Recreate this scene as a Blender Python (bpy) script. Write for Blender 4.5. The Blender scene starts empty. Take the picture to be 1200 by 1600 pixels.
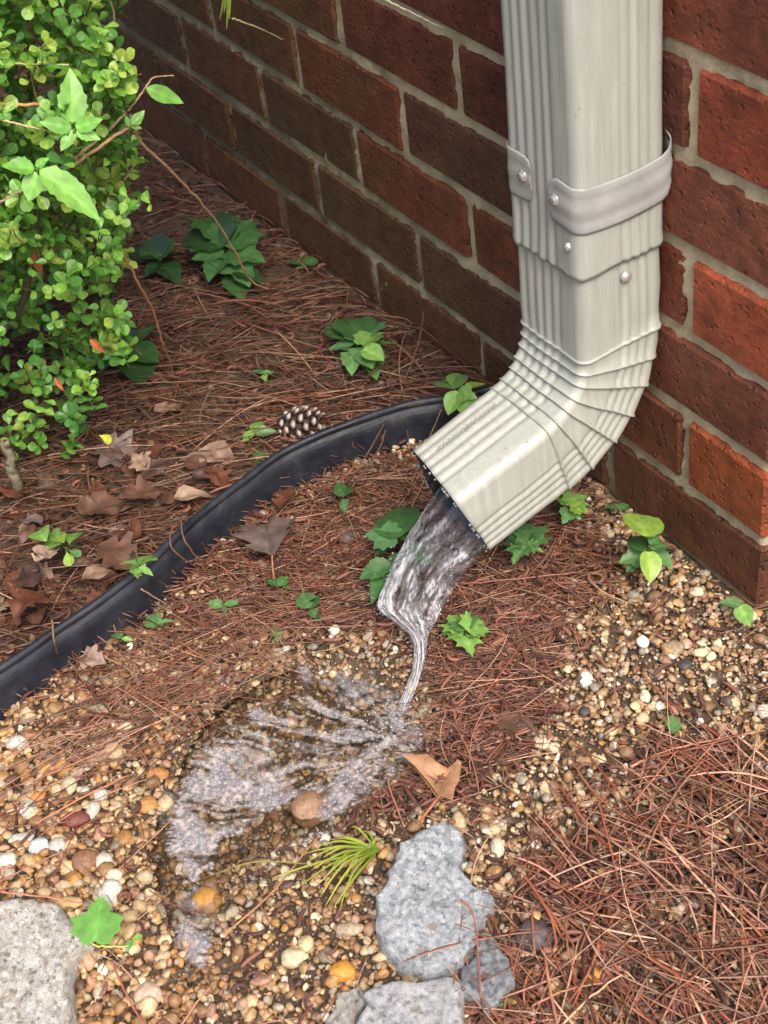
import bpy, bmesh, math, random
import numpy as np
from mathutils import Vector, Matrix, noise as mnoise

random.seed(7)
RNG = np.random.default_rng(7)
S = bpy.context.scene
COL = S.collection

# ------------------------------------------------------------------ camera
CAM = np.array([0.640, -0.661, 0.923])
EUL = [math.radians(a) for a in (48.94, 6.547, 57.434)]
FPX = 2333.5                                  # focal length in photograph pixels (1200 wide)
cd = bpy.data.cameras.new('camera')
cam = bpy.data.objects.new('camera', cd)
COL.objects.link(cam)
cam.location = CAM
cam.rotation_euler = EUL
cd.sensor_fit = 'VERTICAL'
cd.sensor_height = 24.0
cd.lens = FPX / 1600 * 24.0
cd.clip_start = 0.02
cd.clip_end = 200
cd.dof.use_dof = True
cd.dof.focus_distance = 1.25
cd.dof.aperture_fstop = 11
S.camera = cam

# ------------------------------------------------------------------ light
w = bpy.data.worlds.new('World')
S.world = w
w.use_nodes = True
nt = w.node_tree
bg = nt.nodes['Background']
sky = nt.nodes.new('ShaderNodeTexSky')
sky.sky_type = 'NISHITA'
sky.sun_disc = False
SUN_EL, SUN_AZ = math.radians(54), math.radians(100)     # azimuth clockwise from +Y
sky.sun_elevation = SUN_EL
sky.sun_rotation = SUN_AZ
sky.air_density = 0.8
sky.dust_density = 7.0
nt.links.new(sky.outputs[0], bg.inputs[0])
bg.inputs[1].default_value = 0.15
sd = bpy.data.lights.new('sun', 'SUN')
sd.energy = 1.4
sd.angle = math.radians(22)
sd.color = (1.0, 0.95, 0.88)
so = bpy.data.objects.new('sun', sd)
COL.objects.link(so)
sdir = Vector((math.sin(SUN_AZ) * math.cos(SUN_EL), math.cos(SUN_AZ) * math.cos(SUN_EL), math.sin(SUN_EL)))
so.rotation_euler = sdir.to_track_quat('Z', 'Y').to_euler()
so.location = sdir * 5
S.view_settings.view_transform = 'Standard'
S.view_settings.look = 'None'
S.view_settings.gamma = 1
S.view_settings.exposure = 0.58
S.view_settings.use_curve_mapping = False
S.render.engine = 'CYCLES'
S.cycles.max_bounces = 12
S.cycles.transparent_max_bounces = 24
S.cycles.transmission_bounces = 8
S.cycles.caustics_reflective = False
S.cycles.caustics_refractive = False

# ------------------------------------------------------------------ geometry helpers
ca, sa, cb, sb, cc, sc_ = [f(a) for a in EUL for f in (math.cos, math.sin)]
RX = np.array([[1, 0, 0], [0, ca, -sa], [0, sa, ca]])
RY = np.array([[cb, 0, sb], [0, 1, 0], [-sb, 0, cb]])
RZ = np.array([[cc, -sc_, 0], [sc_, cc, 0], [0, 0, 1]])
CM = RZ @ RY @ RX


def ray(x, y):
    return CM @ np.array([(x - 600) / FPX, -(y - 800) / FPX, -1.0])


def at(x, y, axis, v):                      # where the sight line through a photo point meets a plane
    d = ray(x, y)
    return CAM + d * ((v - CAM[axis]) / d[axis])


def G(x, y, z=0.0):
    return at(x, y, 2, z)


def at_dist(x, y, D):
    d = ray(x, y)
    return CAM + d / np.linalg.norm(d) * D


def proj(X):
    d = (np.asarray(X, float) - CAM) @ CM
    return np.stack([600 + FPX * d[..., 0] / -d[..., 2], 800 - FPX * d[..., 1] / -d[..., 2]], -1)


def lin(r, g, b):                           # sRGB 0..255 -> linear
    out = []
    for v in (r, g, b):
        v /= 255.0
        out.append(v / 12.92 if v <= 0.04045 else ((v + 0.055) / 1.055) ** 2.4)
    return tuple(out)


def inpoly(P, poly):
    x, y = P[..., 0], P[..., 1]
    ins = np.zeros(x.shape, bool)
    n = len(poly)
    for i in range(n):
        x1, y1 = poly[i][:2]
        x2, y2 = poly[(i + 1) % n][:2]
        if y1 == y2:
            continue
        c = ((y1 > y) != (y2 > y)) & (x < (x2 - x1) * (y - y1) / (y2 - y1) + x1)
        ins ^= c
    return ins


def gpoly(px):
    return [tuple(G(*p)[:2]) for p in px]


def dist_poly(P, line):
    best = np.full(P.shape[:-1], 1e9)
    for a, b in zip(line[:-1], line[1:]):
        a = np.array(a[:2]); b = np.array(b[:2]); d = b - a
        t = np.clip(((P - a) @ d) / (d @ d), 0, 1)
        best = np.minimum(best, np.linalg.norm(P - (a + t[..., None] * d), axis=-1))
    return best


# value noise (vectorised)
_tab = RNG.random((256, 256))


def vn(x, y, s):
    x = np.asarray(x, float) * s + 1000.3; y = np.asarray(y, float) * s + 777.7
    xi = np.floor(x).astype(int); yi = np.floor(y).astype(int)
    fx = x - xi; fy = y - yi
    fx = fx * fx * (3 - 2 * fx); fy = fy * fy * (3 - 2 * fy)
    g = lambda a, b: _tab[a % 256, b % 256]
    return (g(xi, yi) * (1 - fx) * (1 - fy) + g(xi + 1, yi) * fx * (1 - fy)
            + g(xi, yi + 1) * (1 - fx) * fy + g(xi + 1, yi + 1) * fx * fy) - 0.5


def mesh_np(name, V, F, col=None, smooth=True, mat=None, extra=None):
    """V (n,3); F list of arrays (m,k); returns mesh"""
    me = bpy.data.meshes.new(name)
    if not isinstance(F, (list, tuple)):
        F = [F]
    F = [np.asarray(f, np.int32) for f in F if len(f)]
    me.vertices.add(len(V))
    me.vertices.foreach_set('co', np.asarray(V, np.float32).ravel())
    loops = np.concatenate([f.ravel() for f in F])
    sizes = np.concatenate([np.full(len(f), f.shape[1], np.int32) for f in F])
    starts = np.concatenate([[0], np.cumsum(sizes)[:-1]]).astype(np.int32)
    me.loops.add(len(loops))
    me.loops.foreach_set('vertex_index', loops)
    me.polygons.add(len(sizes))
    me.polygons.foreach_set('loop_start', starts)
    me.polygons.foreach_set('loop_total', sizes)
    me.update(calc_edges=True)
    me.validate()
    if smooth:
        me.polygons.foreach_set('use_smooth', np.ones(len(me.polygons), bool))
    if col is not None:
        a = me.color_attributes.new('Col', 'FLOAT_COLOR', 'POINT')
        c = np.ones((len(V), 4), np.float32)
        c[:, :3] = col
        a.data.foreach_set('color', c.ravel())
    if extra is not None:
        for k, v in extra.items():
            a = me.attributes.new(k, 'FLOAT', 'POINT')
            a.data.foreach_set('value', np.asarray(v, np.float32))
    if mat:
        me.materials.append(mat)
    return me


def link(name, me, parent=None, loc=None):
    o = bpy.data.objects.new(name, me)
    COL.objects.link(o)
    if parent is not None:
        o.parent = parent
    if loc is not None:
        o.location = loc
    return o


def tag(o, label=None, cat=None, group=None, kind=None):
    if label: o['label'] = label
    if cat: o['category'] = cat
    if group: o['group'] = group
    if kind: o['kind'] = kind
    return o


def thing(name, label, cat, loc, group=None):
    o = bpy.data.objects.new(name, None)
    o.empty_display_size = 0.02
    COL.objects.link(o)
    o.location = tuple(float(v) for v in loc)
    return tag(o, label, cat, group)


def wobj(name, V, F, mat, parent=None, col=None, smooth=True, extra=None):
    """object from world-space vertices; a part is stored relative to its thing"""
    V = np.asarray(V, float)
    if parent is not None:
        b = np.zeros(3)
        p = parent
        while p is not None:
            b += np.array(p.location); p = p.parent
        return link(name, mesh_np(name, V - b, F, col, smooth, mat, extra), parent)
    b = np.array([V[:, 0].mean(), V[:, 1].mean(), V[:, 2].min()])
    return link(name, mesh_np(name, V - b, F, col, smooth, mat, extra), None, b)


def tube(pts, rad, sides=6, cap=True):
    P = np.asarray(pts, float)
    n = len(P)
    rad = np.broadcast_to(np.asarray(rad, float), (n,))
    T = np.gradient(P, axis=0)
    T /= np.linalg.norm(T, axis=1)[:, None] + 1e-12
    ref = np.array([0, 0, 1.0]) if abs(T[:, 2]).mean() < 0.8 else np.array([1.0, 0, 0])
    A = np.cross(T, ref); A /= np.linalg.norm(A, axis=1)[:, None] + 1e-12
    B = np.cross(T, A)
    th = np.arange(sides) / sides * 2 * np.pi
    V = P[:, None] + rad[:, None, None] * (np.cos(th)[None, :, None] * A[:, None] + np.sin(th)[None, :, None] * B[:, None])
    V = V.reshape(-1, 3)
    i = np.arange(n - 1)[:, None] * sides; j = np.arange(sides)[None]; k = (j + 1) % sides
    F = np.stack([i + j, i + k, i + sides + k, i + sides + j], -1).reshape(-1, 4)
    if cap:
        V = np.vstack([V, P[0], P[-1]])
        a = n * sides
        j = np.arange(sides); k = (j + 1) % sides
        c1 = np.stack([np.full(sides, a), k, j], -1)
        c2 = np.stack([np.full(sides, a + 1), (n - 1) * sides + j, (n - 1) * sides + k], -1)
        return V, [F, np.vstack([c1, c2])]
    return V, [F]


def merge(parts):
    Vs, F3, F4, C, o = [], [], [], [], 0
    hc = all(len(p) > 2 for p in parts)
    for p in parts:
        V, F = p[0], p[1]
        Vs.append(V)
        for f in (F if isinstance(F, (list, tuple)) else [F]):
            f = np.asarray(f)
            if len(f):
                (F3 if f.shape[1] == 3 else F4).append(f + o)
        if hc:
            C.append(np.broadcast_to(np.asarray(p[2], float), (len(V), 3)))
        o += len(V)
    F = []
    if F3: F.append(np.vstack(F3))
    if F4: F.append(np.vstack(F4))
    return (np.vstack(Vs), F, np.vstack(C)) if hc else (np.vstack(Vs), F)


def spline(pts, n):
    P = np.asarray(pts, float)
    m = len(P)
    t = np.linspace(0, m - 1 - 1e-9, n)
    i = t.astype(int); f = (t - i)[:, None]
    g = lambda k: P[np.clip(k, 0, m - 1)]
    p0, p1, p2, p3 = g(i - 1), g(i), g(i + 1), g(i + 2)
    return 0.5 * (2 * p1 + (p2 - p0) * f + (2 * p0 - 5 * p1 + 4 * p2 - p3) * f ** 2 + (3 * p1 - p0 - 3 * p2 + p3) * f ** 3)


def ico(sub):
    bm = bmesh.new()
    bmesh.ops.create_icosphere(bm, subdivisions=sub, radius=1)
    V = np.array([v.co[:] for v in bm.verts])
    F = np.array([[v.index for v in f.verts] for f in bm.faces])
    bm.free()
    return V, F


def rotmats(rx, ry, rz):
    c, s = np.cos, np.sin
    o, l = np.zeros_like(rx), np.ones_like(rx)
    X = np.stack([l, o, o, o, c(rx), -s(rx), o, s(rx), c(rx)], -1).reshape(-1, 3, 3)
    Y = np.stack([c(ry), o, s(ry), o, l, o, -s(ry), o, c(ry)], -1).reshape(-1, 3, 3)
    Z = np.stack([c(rz), -s(rz), o, s(rz), c(rz), o, o, o, l], -1).reshape(-1, 3, 3)
    return Z @ Y @ X


def scatter(variants, pos, R, scale, col, tint=None):
    """copies of base shapes baked into one array mesh"""
    n = len(pos)
    which = RNG.integers(0, len(variants), n)
    Vs, Fs, Cs, off = [], [], [], 0
    for k, (bv, bf) in enumerate(variants):
        idx = np.where(which == k)[0]
        if not len(idx): continue
        v = bv[None] * scale[idx][:, None, :]
        v = np.einsum('nij,nvj->nvi', R[idx], v) + pos[idx][:, None]
        Vs.append(v.reshape(-1, 3))
        f = bf[None] + (np.arange(len(idx)) * len(bv))[:, None, None] + off
        Fs.append(f.reshape(-1, bf.shape[1]))
        c = np.repeat(col[idx][:, None], len(bv), 1)
        if tint is not None:
            c = c * tint[k][None, :, None]
        Cs.append(c.reshape(-1, 3))
        off += len(idx) * len(bv)
    return np.vstack(Vs), np.vstack(Fs), np.vstack(Cs)


# ------------------------------------------------------------------ materials
class NT:
    def __init__(s, name):
        s.m = bpy.data.materials.new(name)
        s.m.use_nodes = True
        s.t = s.m.node_tree
        s.p = s.t.nodes['Principled BSDF']
        s.out = s.t.nodes['Material Output']

    def n(s, typ, props=None, **kw):
        nd = s.t.nodes.new('ShaderNode' + typ)
        for k, v in (props or {}).items():
            setattr(nd, k, v)
        for k, v in kw.items():
            key = int(k[1:]) if k[0] == 'i' and k[1:].isdigit() else k.replace('_', ' ')
            s.set(nd.inputs[key], v)
        return nd

    def set(s, inp, v):
        if isinstance(v, bpy.types.NodeSocket):
            s.t.links.new(v, inp)
        elif isinstance(v, bpy.types.Node):
            s.t.links.new(v.outputs[0], inp)
        elif isinstance(v, tuple) and len(v) == 3 and inp.type == 'RGBA':
            inp.default_value = (*v, 1)
        else:
            inp.default_value = v

    def P(s, **kw):
        for k, v in kw.items():
            s.set(s.p.inputs[k.replace('_', ' ')], v)

    def noise(s, scale, detail=4, rough=0.6, vec=None, dist=0.0):
        nd = s.n('TexNoise', Scale=scale, Detail=float(detail), Roughness=rough, Distortion=dist)
        if vec is not None: s.set(nd.inputs['Vector'], vec)
        return nd.outputs['Fac']

    def ramp(s, fac, stops, interp='LINEAR'):
        nd = s.n('ValToRGB')
        s.set(nd.inputs[0], fac)
        e = nd.color_ramp.elements
        nd.color_ramp.interpolation = interp
        while len(e) < len(stops): e.new(0.5)
        for el, (p, c) in zip(e, stops):
            el.position = p
            el.color = (*c, 1) if isinstance(c, tuple) else (c, c, c, 1)
        return nd.outputs[0]

    def mix(s, fac, a, b, mode='MIX'):
        nd = s.n('Mix', {'data_type': 'RGBA', 'blend_type': mode})
        s.set(nd.inputs[0], fac); s.set(nd.inputs[6], a); s.set(nd.inputs[7], b)
        return nd.outputs[2]

    def math(s, op, a, b=0.0, c=None):
        nd = s.n('Math', {'operation': op})
        s.set(nd.inputs[0], a); s.set(nd.inputs[1], b)
        if c is not None: s.set(nd.inputs[2], c)
        return nd.outputs[0]

    def obj(s):
        return s.n('TexCoord').outputs['Object']

    def pos(s):
        return s.n('NewGeometry').outputs['Position']

    def bump(s, h, strength, dist=0.001):
        nd = s.n('Bump', Strength=strength, Distance=dist, Height=h)
        s.set(s.p.inputs['Normal'], nd.outputs[0])
        return nd.outputs[0]

    def attr(s, name='Col'):
        return s.n('Attribute', {'attribute_name': name})


def m_attr(name, rough, nscale, lo=0.7, hi=1.25, bump=0.3, bdist=0.0005, transl=0.0, spec=0.5, pos=True):
    t = NT(name)
    v = t.pos() if pos else t.obj()
    a = t.attr().outputs['Color']
    n = t.noise(nscale, 4, 0.65, v)
    c = t.mix(1.0, a, t.ramp(n, [(0.3, lo), (0.7, hi)]), 'MULTIPLY')
    t.P(Base_Color=c, Roughness=rough)
    t.p.inputs['Specular IOR Level'].default_value = spec
    b = t.bump(n, bump, bdist)
    if transl:
        tr = t.n('BsdfTranslucent', Color=c)
        mx = t.n('MixShader', i0=transl, i1=t.p.outputs[0], i2=tr.outputs[0])
        t.t.links.new(mx.outputs[0], t.out.inputs[0])
    return t.m


# brick: the colour of each brick is its object colour
def m_brick():
    t = NT('brick')
    oc = t.n('ObjectInfo')
    c = oc.outputs['Color']
    P = t.pos()
    sh = t.n('VectorMath', {'operation': 'ADD'}, i0=P, i1=t.n('VectorMath', {'operation': 'SCALE'}, i0=oc.outputs['Location'], Scale=3.0).outputs[0]).outputs[0]
    stv = t.n('VectorMath', {'operation': 'MULTIPLY'}, i0=sh, i1=(35.0, 35.0, 260.0)).outputs[0]
    stri = t.noise(1.0, 5, 0.7, stv)
    big = t.noise(18, 5, 0.65, sh)
    mid = t.noise(60, 5, 0.65, sh)
    fine = t.noise(420, 3, 0.7, P)
    c = t.mix(t.ramp(big, [(0.42, 0.0), (0.62, 0.75)]), c, t.mix(1.0, c, (0.55, 0.50, 0.5), 'MULTIPLY'))
    c = t.mix(1.0, c, t.ramp(mid, [(0.3, 0.60), (0.7, 1.42)]), 'MULTIPLY')
    c = t.mix(1.0, c, t.ramp(stri, [(0.3, 0.88), (0.7, 1.12)]), 'MULTIPLY')
    c = t.mix(1.0, c, t.ramp(fine, [(0.3, 0.82), (0.72, 1.2)]), 'MULTIPLY')
    # pale grit specks
    vo = t.n('TexVoronoi', Scale=190.0); t.set(vo.inputs['Vector'], P)
    spk = t.math('MULTIPLY', t.ramp(vo.outputs['Distance'], [(0.10, 1.0), (0.18, 0.0)]), t.ramp(t.noise(30, 2, 0.5, P), [(0.60, 0.0), (0.70, 0.8)]))
    c = t.mix(spk, c, (0.42, 0.32, 0.22))
    pv = t.n('TexVoronoi', Scale=110.0); t.set(pv.inputs['Vector'], sh)
    pit = t.math('MULTIPLY', t.ramp(pv.outputs['Distance'], [(0.05, 0.0), (0.28, 1.0)]), 1.0)
    c = t.mix(1.0, c, t.ramp(pit, [(0.0, 0.62), (0.6, 1.0)]), 'MULTIPLY')
    # algae: a green-brown film, thicker towards the damp ground and away from the corner
    sep = t.n('SeparateXYZ', i0=P)
    low = t.math('MULTIPLY_ADD', sep.outputs['Z'], -1.9, 0.62)
    far = t.math('MULTIPLY_ADD', sep.outputs['X'], -0.75, -0.08)
    al = t.math('ADD', low, t.math('ADD', far, t.math('MULTIPLY_ADD', t.noise(9, 4, 0.6, P), 1.3, -0.65)))
    al = t.ramp(al, [(0.10, 0.0), (0.80, 0.66)])
    c = t.mix(al, c, t.ramp(t.noise(40, 3, 0.6, P), [(0.3, (0.060, 0.036, 0.014)), (0.7, (0.125, 0.080, 0.032))]))
    t.P(Base_Color=c, Roughness=t.math('MULTIPLY_ADD', fine, 0.3, 0.5))
    t.p.inputs['Specular IOR Level'].default_value = 0.35
    h = t.math('ADD', t.math('ADD', t.math('MULTIPLY', mid, 1.2), t.math('MULTIPLY', stri, 0.35)), t.math('ADD', t.math('MULTIPLY', fine, 0.7), t.math('MULTIPLY', pit, 0.9)))
    t.bump(h, 1.0, 0.0026)
    return t.m


def m_mortar():
    t = NT('mortar')
    P = t.pos()
    fine = t.noise(500, 4, 0.7, P)
    c = t.ramp(t.noise(24, 4, 0.6, P), [(0.3, lin(156, 146, 120)), (0.5, lin(184, 172, 144)), (0.8, lin(204, 194, 166))])
    c = t.mix(1.0, c, t.ramp(fine, [(0.3, 0.75), (0.7, 1.2)]), 'MULTIPLY')
    sep = t.n('SeparateXYZ', i0=P)
    low = t.math('MULTIPLY_ADD', sep.outputs['Z'], -1.6, 0.50)
    far = t.math('MULTIPLY_ADD', sep.outputs['X'], -0.62, -0.22)
    al = t.math('ADD', low, t.math('ADD', far, t.math('MULTIPLY_ADD', t.noise(11, 4, 0.6, P), 1.4, -0.7)))
    c = t.mix(t.ramp(al, [(0.15, 0.0), (0.8, 0.80)]), c, (0.105, 0.095, 0.050))
    t.P(Base_Color=c, Roughness=0.9)
    t.bump(fine, 0.8, 0.0015)
    return t.m


def m_paint():
    t = NT('painted_aluminium')
    P = t.pos()
    n1 = t.noise(22, 4, 0.6, P)
    st = t.n('VectorMath', {'operation': 'MULTIPLY'}, i0=P, i1=(60.0, 60.0, 4.0)).outputs[0]
    n2 = t.noise(3.0, 4, 0.6, st)
    c = t.ramp(n2, [(0.3, lin(160, 163, 156)), (0.6, lin(173, 176, 167)), (0.8, lin(187, 189, 181))])
    c = t.mix(t.ramp(n1, [(0.55, 0.0), (0.8, 0.35)]), c, lin(150, 148, 128))
    sp = t.noise(260, 2, 0.5, P)
    c = t.mix(t.ramp(sp, [(0.70, 0.0), (0.76, 0.7)]), c, lin(120, 105, 80))
    t.P(Base_Color=c, Roughness=t.ramp(n1, [(0.3, 0.30), (0.8, 0.48)]))
    t.p.inputs['Specular IOR Level'].default_value = 0.55
    t.bump(t.noise(35, 3, 0.5, P), 0.25, 0.0025)
    return t.m


def m_strap():
    t = NT('galvanised_strap')
    n = t.noise(40, 4, 0.6, t.pos())
    t.P(Base_Color=t.ramp(n, [(0.3, lin(150, 151, 148)), (0.7, lin(174, 175, 173))]), Roughness=0.38, Metallic=0.0)
    t.bump(n, 0.2, 0.001)
    return t.m


def m_plain(name, c, rough=0.5, metal=0.0, nscale=60, amt=0.25, bump=0.2, bd=0.001):
    t = NT(name)
    n = t.noise(nscale, 4, 0.6, t.pos())
    cc_ = t.mix(1.0, c, t.ramp(n, [(0.3, 1 - amt), (0.7, 1 + amt)]), 'MULTIPLY')
    t.P(Base_Color=cc_, Roughness=rough, Metallic=metal)
    t.bump(n, bump, bd)
    return t.m


def m_edging():
    t = NT('black_plastic')
    P = t.pos()
    n = t.noise(30, 5, 0.65, P)
    st = t.n('VectorMath', {'operation': 'MULTIPLY'}, i0=P, i1=(20.0, 20.0, 220.0)).outputs[0]
    n2 = t.noise(2.0, 3, 0.6, st)
    c = t.ramp(n, [(0.35, (0.010, 0.013, 0.021)), (0.58, (0.022, 0.026, 0.038)), (0.72, (0.07, 0.064, 0.060))])
    t.P(Base_Color=c, Roughness=t.ramp(n, [(0.3, 0.36), (0.7, 0.6)]))
    t.bump(t.math('ADD', n, t.math('MULTIPLY', n2, 0.6)), 0.5, 0.002)
    return t.m


def m_rock(name, a, b, d, tint):
    t = NT(name)
    P = t.pos()
    vo = t.n('TexVoronoi', Scale=430.0); t.set(vo.inputs['Vector'], t.n('VectorMath', {'operation': 'ADD'}, i0=P, i1=t.n('VectorMath', {'operation': 'SCALE'}, i0=t.n('TexNoise', Scale=120.0).outputs['Color'], Scale=0.008).outputs[0]).outputs[0])
    cell = t.n('SeparateColor', i0=vo.outputs['Color']).outputs[0]
    c = t.ramp(cell, [(0.0, d), (0.20, a), (0.65, b), (0.93, tuple(min(1, v * 1.35) for v in b))])
    n = t.noise(45, 5, 0.7, P)
    c = t.mix(1.0, c, t.ramp(n, [(0.3, 0.80), (0.7, 1.14)]), 'MULTIPLY')
    vo2 = t.n('TexVoronoi', Scale=70.0); t.set(vo2.inputs['Vector'], P)
    ag = t.n('SeparateColor', i0=vo2.outputs['Color']).outputs[1]
    msk = t.math('MULTIPLY', t.ramp(t.math('ADD', vo2.outputs['Distance'], t.math('MULTIPLY_ADD', t.noise(300, 3, .6, P), 0.5, -0.25)), [(0.16, 1.0), (0.30, 0.0)]), t.ramp(ag, [(0.82, 0.0), (0.86, 0.55)]))
    c = t.mix(msk, c, tint)
    v3 = t.n('TexVoronoi', Scale=150.0); t.set(v3.inputs['Vector'], P)
    wsp = t.math('MULTIPLY', t.ramp(t.math('ADD', v3.outputs['Distance'], t.math('MULTIPLY_ADD', t.noise(500, 3, .6, P), 0.5, -0.25)), [(0.18, 0.75), (0.32, 0.0)]), t.ramp(t.n('SeparateColor', i0=v3.outputs['Color']).outputs[0], [(0.45, 0.0), (0.5, 1.0)]))
    c = t.mix(wsp, c, tuple(min(.85, v_ * 1.25) for v_ in b))
    f = t.noise(900, 3, 0.7, P)
    c = t.mix(1.0, c, t.ramp(f, [(0.3, 0.7), (0.7, 1.2)]), 'MULTIPLY')
    t.P(Base_Color=c, Roughness=0.62)
    t.bump(t.math('ADD', t.math('MULTIPLY', vo.outputs['Distance'], -0.8), t.math('ADD', n, t.math('MULTIPLY', f, 0.4))), 0.9, 0.0022)
    return t.m


def m_soil():
    t = NT('damp_soil')
    P = t.pos()
    n = t.noise(38, 6, 0.7, P)
    f = t.noise(260, 4, 0.7, P)
    c = t.ramp(n, [(0.3, (0.065, 0.042, 0.027)), (0.6, (0.13, 0.086, 0.054)), (0.8, (0.21, 0.150, 0.098))])
    c = t.mix(1.0, c, t.ramp(f, [(0.3, 0.5), (0.7, 1.5)]), 'MULTIPLY')
    t.P(Base_Color=c, Roughness=0.72)
    t.bump(t.math('ADD', n, f), 1.0, 0.004)
    return t.m


def m_water_sheet():                        # shallow running water on the ground, milky where it carries foam
    t = NT('shallow_water')
    P = t.pos()
    n = t.noise(120, 3, 0.6, P, 0.6)
    foam = t.attr('foam').outputs['Fac']
    gl = t.n('BsdfGlossy', Roughness=0.04, Color=(1.0, 1.0, 1.0))
    tr = t.n('BsdfTransparent', Color=(0.92, 0.90, 0.86))
    df = t.n('BsdfDiffuse', Color=lin(224, 218, 220))
    bp = t.n('Bump', Strength=0.6, Distance=0.0016, Height=n)
    t.set(gl.inputs['Normal'], bp.outputs[0]); 
    fr = t.n('Fresnel', IOR=1.36); t.set(fr.inputs['Normal'], bp.outputs[0])
    m1 = t.n('MixShader', i0=fr.outputs[0], i1=tr.outputs[0], i2=gl.outputs[0])
    fn = t.math('MULTIPLY', foam, t.ramp(t.noise(230, 4, 0.7, P), [(0.40, 0.30), (0.60, 1.0)]))
    m2 = t.n('MixShader', i0=fn, i1=m1.outputs[0], i2=df.outputs[0])
    t.t.links.new(m2.outputs[0], t.out.inputs[0])
    return t.m


def m_stream():
    t = NT('falling_water')
    foam = t.attr('foam').outputs['Fac']  # whiteness of aerated water, with the jet's painted highlights mixed in
    gs = t.n('BsdfGlass', Roughness=0.03, IOR=1.33, Color=(0.97, 0.98, 1.0))
    tr = t.n('BsdfTransparent', Color=(0.93, 0.95, 0.96))
    gl = t.n('BsdfGlossy', Roughness=0.10)
    fr = t.n('Fresnel', IOR=1.33)
    m0 = t.n('MixShader', i0=0.88, i1=gs.outputs[0], i2=tr.outputs[0])
    m1 = t.n('MixShader', i0=fr.outputs[0], i1=m0.outputs[0], i2=gl.outputs[0])
    df = t.n('BsdfTranslucent', Color=lin(236, 238, 244))
    d2 = t.n('BsdfDiffuse', Color=lin(236, 238, 244))
    dd = t.n('MixShader', i0=0.65, i1=df.outputs[0], i2=d2.outputs[0])
    m2 = t.n('MixShader', i0=foam, i1=m1.outputs[0], i2=dd.outputs[0])
    t.t.links.new(m2.outputs[0], t.out.inputs[0])
    return t.m


def m_bubble():
    t = NT('foam_bubble')
    tr = t.n('BsdfTransparent', Color=(0.95, 0.95, 0.98))
    gl = t.n('BsdfGlossy', Roughness=0.22)
    df = t.n('BsdfDiffuse', Color=lin(222, 216, 214))
    lw = t.n('LayerWeight', Blend=0.35)
    rim = t.ramp(lw.outputs['Facing'], [(0.30, 0.05), (0.60, .35), (0.90, 0.85)])
    m1 = t.n('MixShader', i0=rim, i1=tr.outputs[0], i2=df.outputs[0])
    m2 = t.n('MixShader', i0=0.05, i1=m1.outputs[0], i2=gl.outputs[0])
    t.t.links.new(m2.outputs[0], t.out.inputs[0])
    return t.m


def m_drop():
    t = NT('water_drop')
    t.P(Base_Color=(0.95, 0.97, 1.0), Roughness=0.02, IOR=1.33)
    t.p.inputs['Transmission Weight'].default_value = 0.85
    return t.m


M_BRICK, M_MORTAR, M_PAINT, M_STRAP = m_brick(), m_mortar(), m_paint(), m_strap()
M_SCREW = m_plain('zinc_screw', (0.65, 0.64, 0.60), 0.25, 0.6)
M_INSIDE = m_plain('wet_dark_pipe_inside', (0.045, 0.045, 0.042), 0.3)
M_EDGE, M_SOIL = m_edging(), m_soil()
M_PEBBLE = m_attr('pebble', 0.55, 320, 0.62, 1.28, 0.5, 0.0009)
M_NEEDLE = m_attr('pine_straw', 0.45, 120, 0.7, 1.3, 0.1, 0.0004)
M_CATKIN = m_attr('catkin', 0.6, 900, 0.55, 1.4, 0.8, 0.0008)
M_LEAF = m_attr('green_leaf', 0.38, 130, 0.82, 1.15, 0.25, 0.0006, transl=0.30)
M_DRY = m_attr('dead_leaf', 0.55, 90, 0.62, 1.3, 0.4, 0.001, transl=0.08)
M_BARK = m_attr('bark', 0.75, 300, 0.6, 1.3, 0.7, 0.0008)
M_ROCK_BLUE = m_rock('blue_grey_concrete', lin(176, 186, 194), lin(224, 231, 238), lin(112, 122, 132), lin(170, 125, 90))
M_ROCK_PALE = m_rock('pale_concrete', lin(200, 202, 206), lin(236, 237, 240), lin(110, 110, 112), lin(185, 160, 125))
M_ROCK_TAN = m_rock('buff_concrete', lin(208, 201, 186), lin(240, 234, 222), lin(112, 104, 95), lin(180, 140, 100))
M_ROCK_DARK = m_rock('dark_concrete', lin(128, 134, 142), lin(192, 197, 204), lin(56, 56, 60), lin(160, 130, 90))
M_WSHEET, M_STREAM, M_BUBBLE, M_DROP = m_water_sheet(), m_stream(), m_bubble(), m_drop()

# ------------------------------------------------------------------ terrain
EDGE = np.array([(-0.262, -0.800), (-0.280, -0.660), (-0.297, -0.566), (-0.310, -0.505), (-0.322, -0.446), (-0.336, -0.400),
                 (-0.362, -0.342), (-0.380, -0.284), (-0.392, -0.230), (-0.388, -0.170), (-0.378, -0.110), (-0.358, -0.062), (-0.335, -0.012)])
BEHIND = [tuple(p) for p in EDGE] + [(-0.33, 0.3), (-4, 0.3), (-4, -1.4), (-0.262, -1.4)]
PUDDLE = gpoly([(255, 1230), (290, 1160), (330, 1110), (400, 1055), (470, 1030), (560, 1040), (640, 1075), (672, 1130),
                (665, 1190), (630, 1235), (560, 1270), (520, 1305), (440, 1340), (380, 1390), (350, 1450), (325, 1545),
                (290, 1560), (272, 1480), (240, 1420), (225, 1330)])
PUDC = np.mean(np.array(PUDDLE), 0)


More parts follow.
